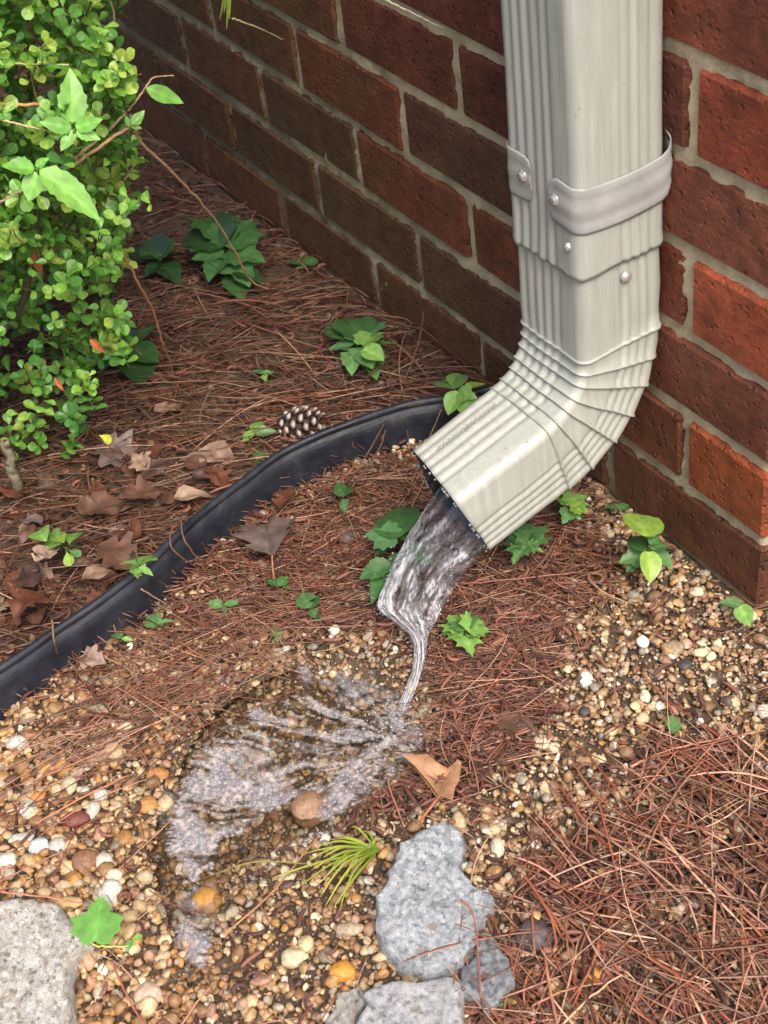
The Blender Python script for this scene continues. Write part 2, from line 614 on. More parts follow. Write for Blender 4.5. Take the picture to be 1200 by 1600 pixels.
def T(x, y):
    x = np.asarray(x, float); y = np.asarray(y, float)
    P = np.stack([x, y], -1)
    d = dist_poly(P, EDGE)
    b = inpoly(P, BEHIND)
    z = 0.006 * vn(x, y, 9) + 0.005 * vn(x, y, 23) + 0.003 * vn(x, y, 60)
    sm = np.clip(d / 0.03, 0, 1); sm = sm * sm * (3 - 2 * sm)
    z = z + np.where(b, 0.007 + 0.028 * sm * np.exp(-d / 0.16) - 0.007 * np.clip(d / 0.3, 0, 1), 0.007 * np.exp(-d / 0.05))
    pd = np.where(inpoly(P, PUDDLE), dist_poly(P, PUDDLE + [PUDDLE[0]]), 0)
    z = z - 0.014 * np.clip(pd / 0.045, 0, 1) ** 0.8
    z = z + 0.008 * np.exp(-((x - 0.12) ** 2 + (y + 0.30) ** 2) / 0.012)
    return z


def axis(lo, a, b, hi, fine):
    l = a - np.geomspace(0.03, a - lo, 22)[::-1]
    r = b + np.geomspace(0.03, hi - b, 22)
    return np.concatenate([l, np.arange(a, b, fine), r])


gx = axis(-30, -2.1, 0.7, 30, 0.010)
gy = axis(-30, -1.3, 0.15, 30, 0.010)
XX, YY = np.meshgrid(gx, gy, indexing='ij')
ZZ = T(XX, YY)
# clods on the dug soil
ny = len(gy)
V = np.stack([XX, YY, ZZ], -1).reshape(-1, 3)
ii, jj = np.meshgrid(np.arange(len(gx) - 1), np.arange(ny - 1), indexing='ij')
a = (ii * ny + jj).ravel()
F = np.stack([a, a + ny, a + ny + 1, a + 1], -1)
ground = link('ground', mesh_np('ground', V, F, None, True, M_SOIL))
tag(ground, kind='structure')

# ------------------------------------------------------------------ brick wall
CH, BL, HL, MJ = 0.07717, 0.2030, 0.1015, 0.0112
wall = thing('brick_wall', 'red brick house wall with pale mortar joints, damp and mossy near the ground', 'wall', (0, 0, 0))


def brick_mesh(L, D, H, seed):
    r = random.Random(seed)
    bm = bmesh.new()
    bmesh.ops.create_cube(bm, size=1)
    for v in bm.verts:
        v.co = Vector((v.co.x * L, v.co.y * D, v.co.z * H))
    bmesh.ops.bevel(bm, geom=bm.edges[:], offset=0.0028, segments=1, affect='EDGES')
    for v in bm.verts:
        v.co += Vector([r.uniform(-0.0009, 0.0009) for _ in range(3)])
    me = bpy.data.meshes.new('brick')
    bm.to_mesh(me); bm.free()
    me.materials.append(M_BRICK)
    return me


DEP = 0.092
stret = [brick_mesh(BL - MJ, DEP, CH - MJ, i) for i in range(7)]
side_s = [brick_mesh(DEP, BL - MJ, CH - MJ, 20 + i) for i in range(5)]
RED = [lin(114, 60, 44), lin(102, 57, 43), lin(110, 62, 46), lin(94, 58, 46), lin(86, 58, 47), lin(102, 64, 45), lin(94, 55, 43)]
ORANGE = [lin(140, 70, 44), lin(146, 74, 42), lin(136, 66, 44)]
cands = []
for k in range(-1, 31):
    zc = (k + 0.5) * CH
    S_row = k % 2 == 0
    # front face (plane y = 0), the corner brick shows both faces
    x = 0.0
    if S_row:
        i = 0
        while x > -3.3:
            cands.append((x - (BL - MJ) / 2 - (0 if i == 0 else 0), DEP / 2, zc, 's', i, k))
            x -= BL; i += 1
        y = HL
        while y < 1.6:
            cands.append((-DEP / 2, y + (BL - MJ) / 2, zc, 'y', 0, k)); y += BL
    else:
        cands.append((-DEP / 2, (BL - MJ) / 2, zc, 'q', 0, k))
        x = -HL; i = 1
        while x > -3.3:
            cands.append((x - (BL - MJ) / 2, DEP / 2, zc, 's', i, k))
            x -= BL; i += 1
        y = BL
        while y < 1.6:
            cands.append((-DEP / 2, y + (BL - MJ) / 2, zc, 'y', 0, k)); y += BL


def vis(c):
    p = proj(np.array(c[:3]))
    return max(0, -p[0], p[0] - 1200, -p[1], p[1] - 1600) + 0.02 * np.linalg.norm(np.array(c[:3]) - CAM)


cands.sort(key=vis)
rest = []
rb = random.Random(5)
for n, (x, y, z, typ, i, k) in enumerate(cands):
    me = rb.choice(stret if typ == 's' else side_s)
    c = rb.choice(RED)
    if typ == 'q':
        c = ORANGE[k % 3]
    elif typ == 'y':
        c = rb.choice(ORANGE + RED[:3])
    elif i <= 1 and k >= 3:
        c = rb.choice(RED[:4])
    f = rb.uniform(1.0, 1.4)
    c = tuple(v * f for v in c)
    loc = (x + rb.uniform(-.001, .001), y + rb.uniform(-.0012, .0010), z + rb.uniform(-.0008, .0008))
    rot = (rb.uniform(-.004, .004), rb.uniform(-.006, .006), rb.uniform(-.005, .005))
    if n < 290:
        o = link('brick', me, wall, loc)
        o.rotation_euler = rot
        o.color = (*c, 1)
    else:
        bv = np.array([v.co[:] for v in me.vertices]); 
        rest.append((bv + np.array(loc), me, c))
# the bricks beyond the picture, one joined part
bm = bmesh.new()
for V_, me, c in rest:
    vs = [bm.verts.new(v) for v in V_]
    for p in me.polygons:
        bm.faces.new([vs[i] for i in p.vertices])
rm = bpy.data.meshes.new('bricks'); bm.to_mesh(rm); bm.free(); rm.materials.append(M_BRICK)
ro = link('bricks', rm, wall); ro['kind'] = 'stuff'; ro.color = (*RED[0], 1)


# mortar: a rough raked bed a few millimetres behind the brick faces
def mortar_sheet(axis_):
    if axis_ == 'x':
        us = np.concatenate([np.arange(-3.4, -1.9, 0.05), np.arange(-1.9, -0.0064, 0.0056), [-0.0048]])
    else:
        us = np.concatenate([[0.0048], np.arange(0.0104, 0.5, 0.0056), np.arange(0.5, 1.7, 0.05)])
    zs = np.concatenate([np.arange(-0.08, 0.75, 0.0052), np.arange(0.75, 2.45, 0.05)])
    U, Z = np.meshgrid(us, zs, indexing='ij')
    dep = 0.0033 + 0.0030 * vn(U, Z, 60) + 0.003 * vn(U, Z, 160) + 0.002 * vn(U + 5, Z, 400)
    dep = np.clip(dep, 0.0006, 0.008)
    if axis_ == 'x':
        dep[-1] = 0.0048
        V = np.stack([U, dep, Z], -1)
    else:
        dep[0] = 0.0048
        V = np.stack([-dep, U, Z], -1)
    n2 = len(zs)
    i, j = np.meshgrid(np.arange(len(us) - 1), np.arange(n2 - 1), indexing='ij')
    a = (i * n2 + j).ravel()
    F = np.stack([a, a + n2, a + n2 + 1, a + 1], -1)
    return V.reshape(-1, 3), F


mv, mf = merge([(v, [f]) for v, f in (mortar_sheet('x'), mortar_sheet('y'))])
mo = wobj('mortar', mv, mf, M_MORTAR, wall)

# ------------------------------------------------------------------ downspout
PX0, PX1, YF, YB = -0.2055, -0.1205, -0.0848, -0.0030
WD, DP, CR = PX1 - PX0, YB - YF, 0.0085
sp = thing('downspout', 'beige white rectangular metal downspout with ribbed elbow pouring water by the brick corner', 'downspout', (-0.182, -0.04, 0.0))


def section(grow=0.0, flute=1.0, seed=0):
    """closed loop of (a across, b from the wall side outwards, nx, ny)"""
    w_, d_ = WD, DP
    pts = []

    def face(p0, p1, nrm, fun, n):
        for t in np.linspace(0, 1, n, endpoint=False) + 0.5 / n:
            p = p0 + (p1 - p0) * t
            dsp = fun(t) * flute
            pts.append((*(p + nrm * (grow - dsp)), nrm[0], nrm[1]))

    def corner(c, a0, a1):
        for t in np.linspace(0, 1, 7):
            a_ = a0 + (a1 - a0) * t
            nr = np.array([math.cos(a_), math.sin(a_)])
            pts.append((*(c + nr * (CR + grow)), nr[0], nr[1]))

    def fl(t, lo, hi, k, dep):
        if t < lo or t > hi: return 0.0
        q = (t - lo) / (hi - lo) * k
        return dep * (0.5 - 0.5 * math.cos(2 * math.pi * q)) ** 1.4
    r = CR
    A = np.array
    # right face (+x): from the wall side (b=0) outwards
    face(A([w_, r]), A([w_, d_ - r]), A([1., 0]), lambda t: fl(t, 0.02, 0.56, 4, 0.0013) + 0.0004 * math.sin(3 * t), 46)
    corner(A([w_ - r, d_ - r]), 0, math.pi / 2)
    face(A([w_ - r, d_]), A([r, d_]), A([0, 1.]), lambda t: fl(t, 0.22, 1.0, 5, 0.0014), 60)
    corner(A([r, d_ - r]), math.pi / 2, math.pi)
    face(A([0, d_ - r]), A([0, r]), A([-1., 0]), lambda t: fl(t, 0.1, 0.9, 4, 0.0013), 30)
    corner(A([r, r]), math.pi, 1.5 * math.pi)
    face(A([r, 0]), A([w_ - r, 0]), A([0, -1.]), lambda t: 0.0, 8)
    corner(A([w_ - r, r]), 1.5 * math.pi, 2 * math.pi)
    return np.array(pts)


def loft(rings, mat, name, parent, closed=False, solid=0.0009):
    V = np.vstack(rings)
    V = V + np.array([[mnoise.noise(Vector(v) * 38) * .0011 + mnoise.noise(Vector(v) * 120) * .00035, mnoise.noise(Vector(v) * 38 + Vector((9, 0, 0))) * .0011, 0] for v in V])
    m, n = len(rings), len(rings[0])
    i = np.arange(m - 1)[:, None] * n; j = np.arange(n)[None]; k = (j + 1) % n
    F = np.stack([i + j, i + k, i + n + k, i + n + j], -1).reshape(-1, 4)
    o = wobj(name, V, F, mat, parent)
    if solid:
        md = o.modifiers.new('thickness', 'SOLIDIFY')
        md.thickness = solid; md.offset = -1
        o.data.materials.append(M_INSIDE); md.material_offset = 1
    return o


def ring_straight(z, grow, flute=1.0, wob=0.0):
    s = section(grow, flute)
    zz = np.full(len(s), z)
    if wob:
        zz = zz + wob * np.sin(s[:, 0] * 420) * (s[:, 1] > DP - 0.004) + wob * 0.5 * np.sin(s[:, 1] * 150 + 1)
    return np.stack([PX0 + s[:, 0], YB - s[:, 1], zz], -1)


# wall side of the loop is b=0 at y=YB; outwards is -y
R0, R1 = 0.1295, 0.0477            # outer (wall side) and inner radius of the 75 degree elbow
ZP, YP = 0.232, YB - 0.1295


def ring_bend(phi, grow, flute=1.0, ext=0.0, inner=0.0, rnd=0.0):
    s = section(grow, flute)
    p_ = (s[:, 0] - WD / 2) / (WD / 2); q_ = (s[:, 1] - DP / 2) / (DP / 2)
    k_ = 1 - rnd * np.clip(np.abs(p_) + np.abs(q_) - 1, 0, 1) ** 1.5
    s[:, 0] = WD / 2 + (s[:, 0] - WD / 2) * k_; s[:, 1] = DP / 2 + (s[:, 1] - DP / 2) * k_
    ext = ext * (1 + 0.13 * (s[:, 0] / WD) * (s[:, 1] / DP))
    r = R0 - s[:, 1]
    r = r * 1.0
    k = np.clip(s[:, 1] / DP, 0, 1) ** 2
    r = r + inner * k
    y = YP + r * math.cos(phi) - ext * math.sin(phi)
    z = ZP - r * math.sin(phi) - ext * math.cos(phi)
    return np.stack([PX0 + s[:, 0], y, z], -1)


pipe = loft([ring_straight(z, g, 1.0, w_) for z, g, w_ in
             [(2.35, 0.0006, 0), (1.2, 0.0006, 0), (0.7, 0.0006, 0), (0.45, 0.0006, 0), (0.36, 0.0008, 0), (0.34, 0.0014, 0.0), (0.322, 0.0018, 0.0), (0.3120, 0.0022, 0.0008), (0.3085, 0.0024, 0.0012)]],
            M_PAINT, 'pipe', sp)
rings = [ring_straight(z, g) for z, g in [(0.36, -0.0012), (0.315, -0.0010), (0.306, -0.0008), (0.275, -0.0002), (0.25, 0.0), (0.2345, 0.0)]]
NSEG = 6
cr = np.radians(np.array([0, 12.9, 24.6, 37.8, 49.6, 62.9, 75.0]))
rw = random.Random(3)
for k, p in enumerate(cr):
    e = math.radians(0.55)
    jag = rw.uniform(-0.0003, 0.0003)
    rd_ = 0.05 * k / NSEG
    rings.append(ring_bend(p - 2.1 * e, 0.0002, 0.9, rnd=rd_))
    rings.append(ring_bend(p - 0.8 * e, 0.0015 + jag, 0.55, rnd=rd_))
    rings.append(ring_bend(p, 0.0017 + jag, 0.40, rnd=rd_))
    rings.append(ring_bend(p + 0.45 * e, -0.0013, 0.8, rnd=rd_))
    rings.append(ring_bend(p + 2.2 * e, -0.0011, 1.2, rnd=rd_))
    if k < NSEG:
        q = cr[k + 1]
        rings.append(ring_bend(p + (q - p) * 0.5, -0.0007, 1.3, rnd=rd_))
for ext, g in [(0.012, -0.0004), (0.035, 0.0), (0.060, 0.0002), (0.080, 0.0004), (0.0835, 0.0007)]:
    rings.append(ring_bend(cr[-1], g, 1.2, ext, 0, .05 + .04 * ext / .0775))
elbow = loft(rings, M_PAINT, 'elbow', sp)


em = []
for q_ in range(26):
    e_ = 0.010 + q_ * 0.0024
    a0_ = 0.030 + 0.0016 * ((q_ * 7) % 3 - 1)
    ring_ = ring_bend(cr[-1], 0.0, 0.0, e_)
    c_ = np.array([PX0 + 0.026 + 0.0012 * ((q_ * 5) % 2), YP + (R0 - DP) * math.cos(cr[-1]) - e_ * math.sin(cr[-1]), ZP - (R0 - DP) * math.sin(cr[-1]) - e_ * math.cos(cr[-1])])
    dx_ = np.array([1.0, 0, 0]); de_ = np.array([0, -math.sin(cr[-1]), -math.cos(cr[-1])]); up_ = np.cross(dx_, de_); up_ *= np.sign(up_[2])
    r_ = 0.0011
    pts_ = [c_ + up_ * 0.0002 + dx_ * r_ * 1.6 * math.cos(t_) + de_ * r_ * .75 * math.sin(t_) for t_ in np.linspace(0, (4.4 if q_ % 3 else 6.2), 9)]
    em.append(tube(pts_, 0.00035, 4))
ev, ef = merge(em)
wobj('embossed_marks', ev, ef, M_PAINT, elbow)


def screw(p, nrm, parent, r=0.0038):
    n_ = np.array(nrm, float)
    V, F = tube([p, p + n_ * 0.0006, p + n_ * 0.0008, p + n_ * 0.0028, p + n_ * 0.0030], [r * 1.35, r * 1.35, r, r * 0.95, r * 0.5], 8)
    o = wobj('screw', V, F, M_SCREW, parent, smooth=False)
    return o


def ribbon(path, hgt, ridge, mat, name, parent, thick=0.0006):
    """strap: path of (x, y, zc, half height); ridges along it"""
    us = np.linspace(-1, 1, 17)
    P = np.array(path, float)
    Tn = np.gradient(P[:, :2], axis=0)
    N = np.stack([-Tn[:, 1], Tn[:, 0]], -1); N /= np.linalg.norm(N, axis=1)[:, None] + 1e-9
    prof = ridge * (np.cos(us * math.pi * 2.0) * 0.5 + 0.5) * (np.abs(us) < 0.8)
    V = []
    for p, n_ in zip(P, N):
        for u, pr in zip(us, prof):
            V.append((p[0] - n_[0] * pr, p[1] - n_[1] * pr, p[2] + u * p[3]))
    n2 = len(us)
    i = np.arange(len(P) - 1)[:, None] * n2; j = np.arange(n2 - 1)[None]
    F = np.stack([i + j, i + n2 + j, i + n2 + j + 1, i + j + 1], -1).reshape(-1, 4)
    o = wobj(name, V, F, mat, parent)
    md = o.modifiers.new('thickness', 'SOLIDIFY'); md.thickness = thick; md.offset = 0
    return o


# strap round the right side: starts as a rounded tab on the front face, wraps the corner, runs back and up to the wall
YS = YF - 0.0024
pth = [(-0.1512, YS, 0.3672, 0.004), (-0.1506, YS, 0.3674, 0.009), (-0.1494, YS, 0.3676, 0.0135), (-0.1474, YS, 0.3680, 0.0165), (-0.1446, YS, 0.3686, 0.0180),
       (-0.1400, YS, 0.3692, 0.0188), (-0.1330, YS - .0002, 0.3692, 0.0188)]
for a_ in np.linspace(0, 90, 8)[1:]:
    t_ = math.radians(a_)
    pth.append((PX1 - CR + (CR + 0.0022) * math.sin(t_), YF + CR - (CR + 0.0022) * math.cos(t_), 0.3680 - 0.002 * a_ / 90, 0.0188))
for y_, x_, z_ in [(-0.064, PX1 + .0022, 0.3645), (-0.045, PX1 + .0024, 0.3635), (-0.030, PX1 + .0026, 0.3640), (-0.018, PX1 + .0034, 0.3655),
                   (-0.010, PX1 + .0046, 0.3675), (-0.0050, PX1 + .0054, 0.3715), (-0.0022, PX1 + .0050, 0.377), (-0.0012, PX1 + .0025, 0.381), (-0.0010, PX1 - 0.003, 0.383)]:
    pth.append((x_, y_, z_, 0.0188))
strap = ribbon(pth, 0, 0.0009, M_STRAP, 'strap', sp)
strap['label'] = 'grey metal strap wrapped round the right side of the pipe'
s2 = [(PX0 - 0.0026, YB - .004, 0.371, 0.020), (PX0 - 0.0024, YF + .03, 0.371, 0.020)]
for a_ in np.linspace(0, 90, 7):
    t_ = math.radians(a_)
    s2.append((PX0 + CR - (CR + 0.0024) * math.cos(t_), YF + CR - (CR + 0.0024) * math.sin(t_), 0.3720, 0.0195))
s2 += [(-0.186, YS, 0.3725, 0.0194), (-0.178, YS, 0.3727, 0.0186), (-0.1740, YS, 0.3725, 0.0165), (-0.1724, YS, 0.3720, 0.012), (-0.1718, YS, 0.3715, 0.006)]
strap2 = ribbon(s2, 0, 0.0006, M_PAINT, 'strap', sp)
strap2['label'] = 'rounded end of the strap coming round from the left side'
screw(at(817, 275, 1, YS - .0006), (0, -1, 0), strap2)
screw(at(867, 312, 1, YS - .0006), (0, -1, 0), strap)
screw(at(888, 385, 1, YF - .0015), (0.5, -.87, 0), pipe, 0.0026)
screw(at(978, 432, 0, PX1 - .0002), (1, 0, 0), elbow)

# ------------------------------------------------------------------ lawn edging
ed = thing('lawn_edging', 'black plastic lawn edging strip curving from the wall behind the downspout to the lower left', 'edging', (*EDGE[6], 0))
EP = spline(EDGE, 150)
Tn = np.gradient(EP, axis=0); Tn /= np.linalg.norm(Tn, axis=1)[:, None]
Nn = np.stack([Tn[:, 1], -Tn[:, 0]], -1)          # towards the gravel side
if Nn[60][0] < 0: Nn = -Nn
prof = [(-0.0012, -0.05), (-0.0014, 0.0), (-0.0030, 0.018), (-0.0022, 0.036), (-0.001, 0.052), (0.0010, 0.0525), (0.0008, 0.036), (0.0002, 0.018), (0.0016, 0.0), (0.0016, -0.05)]
V = []
for i, (p, n_) in enumerate(zip(EP, Nn)):
    wv = 0.0010 * math.sin(i * 0.13) + 0.0003 * math.sin(i * 0.43 + 1)
    for o_, z in prof:
        k = max(0, z) / 0.06
        V.append((p[0] + n_[0] * (o_ + wv * k), p[1] + n_[1] * (o_ + wv * k), z + 0.0015 * math.sin(i * .13)))
n2 = len(prof)
i = np.arange(len(EP) - 1)[:, None] * n2; j = np.arange(n2)[None]; k = (j + 1) % n2
F = np.stack([i + j, i + n2 + j, i + n2 + k, i + k], -1).reshape(-1, 4)
wobj('strip', V, F, M_EDGE, ed)
bp = np.array([(p[0] + n_[0] * (0.0010 * math.sin(q * 0.13) + 0.0003 * math.sin(q * .43 + 1)) * .9, p[1] + n_[1] * (0.0010 * math.sin(q * 0.13) + 0.0003 * math.sin(q * .43 + 1)) * .9, 0.0565 + 0.0015 * math.sin(q * .13)) for q, (p, n_) in enumerate(zip(EP, Nn))])
bV, bF = tube(bp, 0.0036, 10)
wobj('top_bead', bV, bF, M_EDGE, ed)

# ------------------------------------------------------------------ gravel, straw, catkins
STRAW_FRONT = gpoly([(300, 900), (420, 800), (520, 740), (620, 720), (700, 760), (900, 780), (960, 870), (880, 960), (850, 1060), (800, 1160), (740, 1180), (690, 1120), (640, 1020), (560, 985), (430, 1000), (300, 1000)])
STRAW_RIGHT = gpoly([(1300, 1080), (1120, 1150), (960, 1250), (860, 1330), (800, 1400), (730, 1480), (760, 1700), (1300, 1750)])
MULCH_MID = gpoly([(640, 900), (860, 880), (900, 960), (850, 1100), (780, 1200), (700, 1260), (600, 1280), (560, 1330), (540, 1290), (640, 1200), (680, 1120), (640, 1000)])
GRAVEL_LEFT = gpoly([(60, 1120), (200, 1010), (300, 975), (430, 980), (480, 1050), (300, 1150), (100, 1180)])
XR = (-0.42, 0.48); YR = (-0.98, -0.004)


def jit(P, a=0.024):
    return P + np.stack([vn(P[:, 0], P[:, 1], 16) + .5 * vn(P[:, 0], P[:, 1], 48), vn(P[:, 1] + 3, P[:, 0], 16) + .5 * vn(P[:, 1] + 3, P[:, 0], 48)], -1) * 2 * a + RNG.normal(0, a * .28, P.shape)


def in_wall(P):
    return (P[:, 1] > -0.003) & (P[:, 0] < 0.003)


PAL = np.array([lin(194, 170, 134), lin(208, 190, 158), lin(178, 136, 86), lin(146, 114, 86), lin(160, 150, 134), lin(222, 214, 200),
                lin(182, 146, 122), lin(96, 78, 66), lin(170, 140, 100), lin(150, 118, 84)])
PW = np.array([.19, .10, .08, .20, .10, .03, .09, .05, .10, .10]); PW /= PW.sum()
base_ico = ico(3)
vars_ = []
for s_ in range(7):
    bv, bf = ico(2)
    f = 1 + 0.24 * np.array([mnoise.noise(Vector(v) * 1.1 + Vector((s_ * 7, 0, 0))) for v in bv]) + 0.085 * RNG.normal(size=len(bv))
    bv = bv * f[:, None]
    bv /= np.abs(bv).max()
    vars_.append((bv, bf))
N = 60000
P = np.stack([RNG.uniform(*XR, N), RNG.uniform(YR[0], 0.25, N)], -1)
J = jit(P)
beh = inpoly(P, BEHIND)
keep = ~beh & ~in_wall(P)
pr = np.ones(N)
pr[inpoly(J, STRAW_FRONT)] = 0.22
pr[inpoly(J, MULCH_MID)] = 0.34
pr[inpoly(J, STRAW_RIGHT)] = 0.75
pr[inpoly(J, GRAVEL_LEFT)] = 1
pxp = proj(np.column_stack([P, np.zeros(N)]))
infr = (pxp[:, 0] > -150) & (pxp[:, 0] < 1350) & (pxp[:, 1] < 1800)
pr *= np.where(infr, 0.86, 0.12)
keep &= RNG.random(N) < pr
P = P[keep]
n = len(P)
lowleft = np.clip((-P[:, 1] - 0.42) / 0.2, 0, 1)
sz = RNG.lognormal(0, 0.30, n) * (0.00242 + 0.0006 * lowleft)
big = RNG.random(n) < 0.035 + 0.05 * lowleft
sz[big] *= RNG.uniform(1.4, 2.0, big.sum())
sz = np.clip(sz, 0.0014, 0.0075)
scl = sz[:, None] * np.stack([RNG.uniform(1.0, 1.45, n), RNG.uniform(0.85, 1.1, n), RNG.uniform(0.45, 0.85, n)], -1)
z = T(P[:, 0], P[:, 1]) + RNG.random(n) * 0.0050 + 0.0005 + sz * 0.25
col = PAL[RNG.choice(len(PAL), n, p=PW)] * RNG.uniform(0.70, 1.18, (n, 1))
warm = np.clip(lowleft * 1.2, 0, 1)[:, None]
col = col * (1 - warm + warm * np.array([1.05, 0.96, 0.86]))
pud = inpoly(P, PUDDLE)
R = rotmats(RNG.normal(0, .45, n), RNG.normal(0, .45, n), RNG.uniform(0, 6.28, n))
wetp = inpoly(P, PUDDLE); col[wetp] *= 0.86; col[~wetp & (dist_poly(P, PUDDLE) < .022)] *= 0.88
z[wetp] -= 0.003
Vg, Fg, Cg = scatter(vars_, np.column_stack([P, z]), R, scl, col)
gr = link('gravel', mesh_np('gravel', Vg, Fg, Cg, True, M_PEBBLE))
tag(gr, 'loose tan and cream pea gravel spread over the soil', 'gravel', kind='stuff')


n = 34000
P = region0 = np.stack([RNG.uniform(-0.40, 0.36, n), RNG.uniform(-0.78, 0.06, n)], -1)
P = P[~inpoly(P, BEHIND) & ~in_wall(P)]; n = len(P)
gv = [ico(1)]
gs = RNG.uniform(.0006, .0016, n)
Vg, Fg, Cg = scatter(gv, np.column_stack([P, T(P[:, 0], P[:, 1]) + RNG.random(n) * .003]), rotmats(*[RNG.uniform(0, 6, n) for _ in range(3)]), gs[:, None] * RNG.uniform(.6, 1.2, (n, 3)), PAL[RNG.choice(len(PAL), n, p=PW)] * RNG.uniform(.5, 1.05, (n, 1)))
gt = link('grit', mesh_np('grit', Vg, Fg, Cg, False, M_PEBBLE))
tag(gt, 'fine sandy grit between the pebbles', 'grit', kind='stuff')


def needles(P, az, L, curv, h, rad, col, pitch=None, seg=6, sides=3):
    """vectorised bent needles lying on the terrain; returns V, F, C"""
    n = len(P)
    t = np.linspace(-0.5, 0.5, seg + 1)
    ang = az[:, None] + curv[:, None] * t[None]
    st = L[:, None] / seg
    dx = np.cumsum(np.cos(ang) * st, 1); dy = np.cumsum(np.sin(ang) * st, 1)
    X = P[:, 0:1] + dx - dx.mean(1, keepdims=True); Y = P[:, 1:2] + dy - dy.mean(1, keepdims=True)
    Y = np.where(X < 0.004, np.minimum(Y, -0.004), Y)
    Tz = T(X, Y)
    base = 0.35 * Tz + 0.65 * Tz.mean(1, keepdims=True)
    Z = base + h[:, None] + L[:, None] * 0.10 * (0.25 - t[None] ** 2) * 1.2 * RNG.random((n, 1))
    if pitch is not None:
        Z = Z + pitch[:, None] * t[None] * L[:, None]
    Z = np.maximum(Z, Tz + 0.0008)
    C = np.stack([X, Y, Z], -1)
    D = np.gradient(C, axis=1); D /= np.linalg.norm(D, axis=2, keepdims=True) + 1e-12
    A = np.stack([-D[..., 1], D[..., 0], np.zeros_like(X)], -1); A /= np.linalg.norm(A, axis=2, keepdims=True) + 1e-12
    B = np.cross(D, A)
    th = np.arange(sides) / sides * 2 * np.pi + 0.5
    taper = (1 - 0.55 * np.abs(t * 2) ** 4)[None, :, None, None] * rad[:, None, None, None]
    V = C[:, :, None] + taper * (np.cos(th)[None, None, :, None] * A[:, :, None] + np.sin(th)[None, None, :, None] * B[:, :, None])
    m = seg + 1
    i = np.arange(seg)[:, None] * sides; j = np.arange(sides)[None]; k = (j + 1) % sides
    F1 = np.stack([i + j, i + k, i + sides + k, i + sides + j], -1).reshape(-1, 4)
    F = (F1[None] + (np.arange(n) * m * sides)[:, None, None]).reshape(-1, 4)
    Cc = np.repeat(col[:, None], m * sides, 1).reshape(-1, 3)
    return V.reshape(-1, 3), F, Cc


NP = np.array([lin(172, 140, 118), lin(156, 112, 92), lin(126, 98, 82), lin(128, 70, 50), lin(136, 82, 64), lin(124, 80, 62), lin(104, 66, 50), lin(150, 104, 84), lin(84, 54, 42), lin(172, 132, 108), lin(128, 84, 60), lin(116, 94, 74)])


def ncol(n, bright=1.0):
    return NP[RNG.integers(0, len(NP), n)] * RNG.uniform(0.6, 1.25, (n, 1)) * bright


def region(n, xr, yr, test):
    out = []
    tot = 0
    while tot < n:
        Q = np.stack([RNG.uniform(*xr, n * 2), RNG.uniform(*yr, n * 2)], -1)
        Q = Q[test(Q)]
        out.append(Q); tot += len(Q)
        if len(out) > 60: break
    return np.vstack(out)[:n]


hv = (G(520, 600) - G(300, 600))[:2]; AZ0 = math.atan2(hv[1], hv[0])
# behind the edging: thick bed of long straw, mostly lying along the wall
n = 7600
Q = region(n, (-2.0, -0.30), (-0.9, -0.006), lambda q: inpoly(q, BEHIND) & (dist_poly(q, EDGE) > 0.012) & (RNG.random(len(q)) < np.clip(1.15 + q[:, 0] * 0.42, 0.25, 1)))
az = AZ0 + RNG.normal(0, 0.50, len(Q)); u = RNG.random(len(Q)) < 0.30; az[u] = RNG.uniform(0, 6.28, u.sum())
L_ = RNG.uniform(0.025, 0.125, len(Q)); dd = dist_poly(Q, EDGE); L_ = np.minimum(L_, 0.045 + dd * 1.3)
A1 = needles(Q, az, L_, RNG.normal(0, .5, len(Q)), RNG.random(len(Q)) ** 1.5 * 0.016 + .001, RNG.choice([.0004, .0005, .0006, .0008, .0011], len(Q)), ncol(len(Q), 0.95), RNG.normal(0, .05, len(Q)))
st1 = link('pine_straw', mesh_np('pine_straw', A1[0], A1[1], A1[2], True, M_NEEDLE))
tag(st1, 'deep bed of reddish brown pine straw between the black edging and the brick wall', 'pine straw', kind='stuff')
# in front, under the spout
n = 2000
Q = region(n, XR, (-0.6, -0.006), lambda q: inpoly(jit(q), STRAW_FRONT) & ~inpoly(q, BEHIND) & (dist_poly(q, EDGE) > 0.006))
az = AZ0 + RNG.normal(0, 0.55, n); u = RNG.random(n) < 0.3; az[u] = RNG.uniform(0, 6.28, u.sum())
L_ = np.minimum(RNG.uniform(0.03, 0.12, n), 0.035 + dist_poly(Q, EDGE) * 2.2)
A2 = needles(Q, az, L_, RNG.normal(0, .5, n), RNG.random(n) * 0.009 + .002, RNG.uniform(.0004, .0007, n), ncol(n, 1.05))
# bottom right
n = 620
Q = region(n, (-0.1, 0.5), (-0.75, 0.1), lambda q: inpoly(jit(q), STRAW_RIGHT) & ~in_wall(q))
az = np.where(RNG.random(n) < .45, math.radians(5) + RNG.normal(0, .4, n), RNG.uniform(0, 6.28, n))
A3 = needles(Q, az, RNG.uniform(0.02, 0.11, n), RNG.normal(0, .45, n), RNG.random(n) * 0.010 + .009, RNG.choice([.0004, .0005, .0006, .0008, .0011], n), ncol(n, 1.5), RNG.normal(0, .06, n))
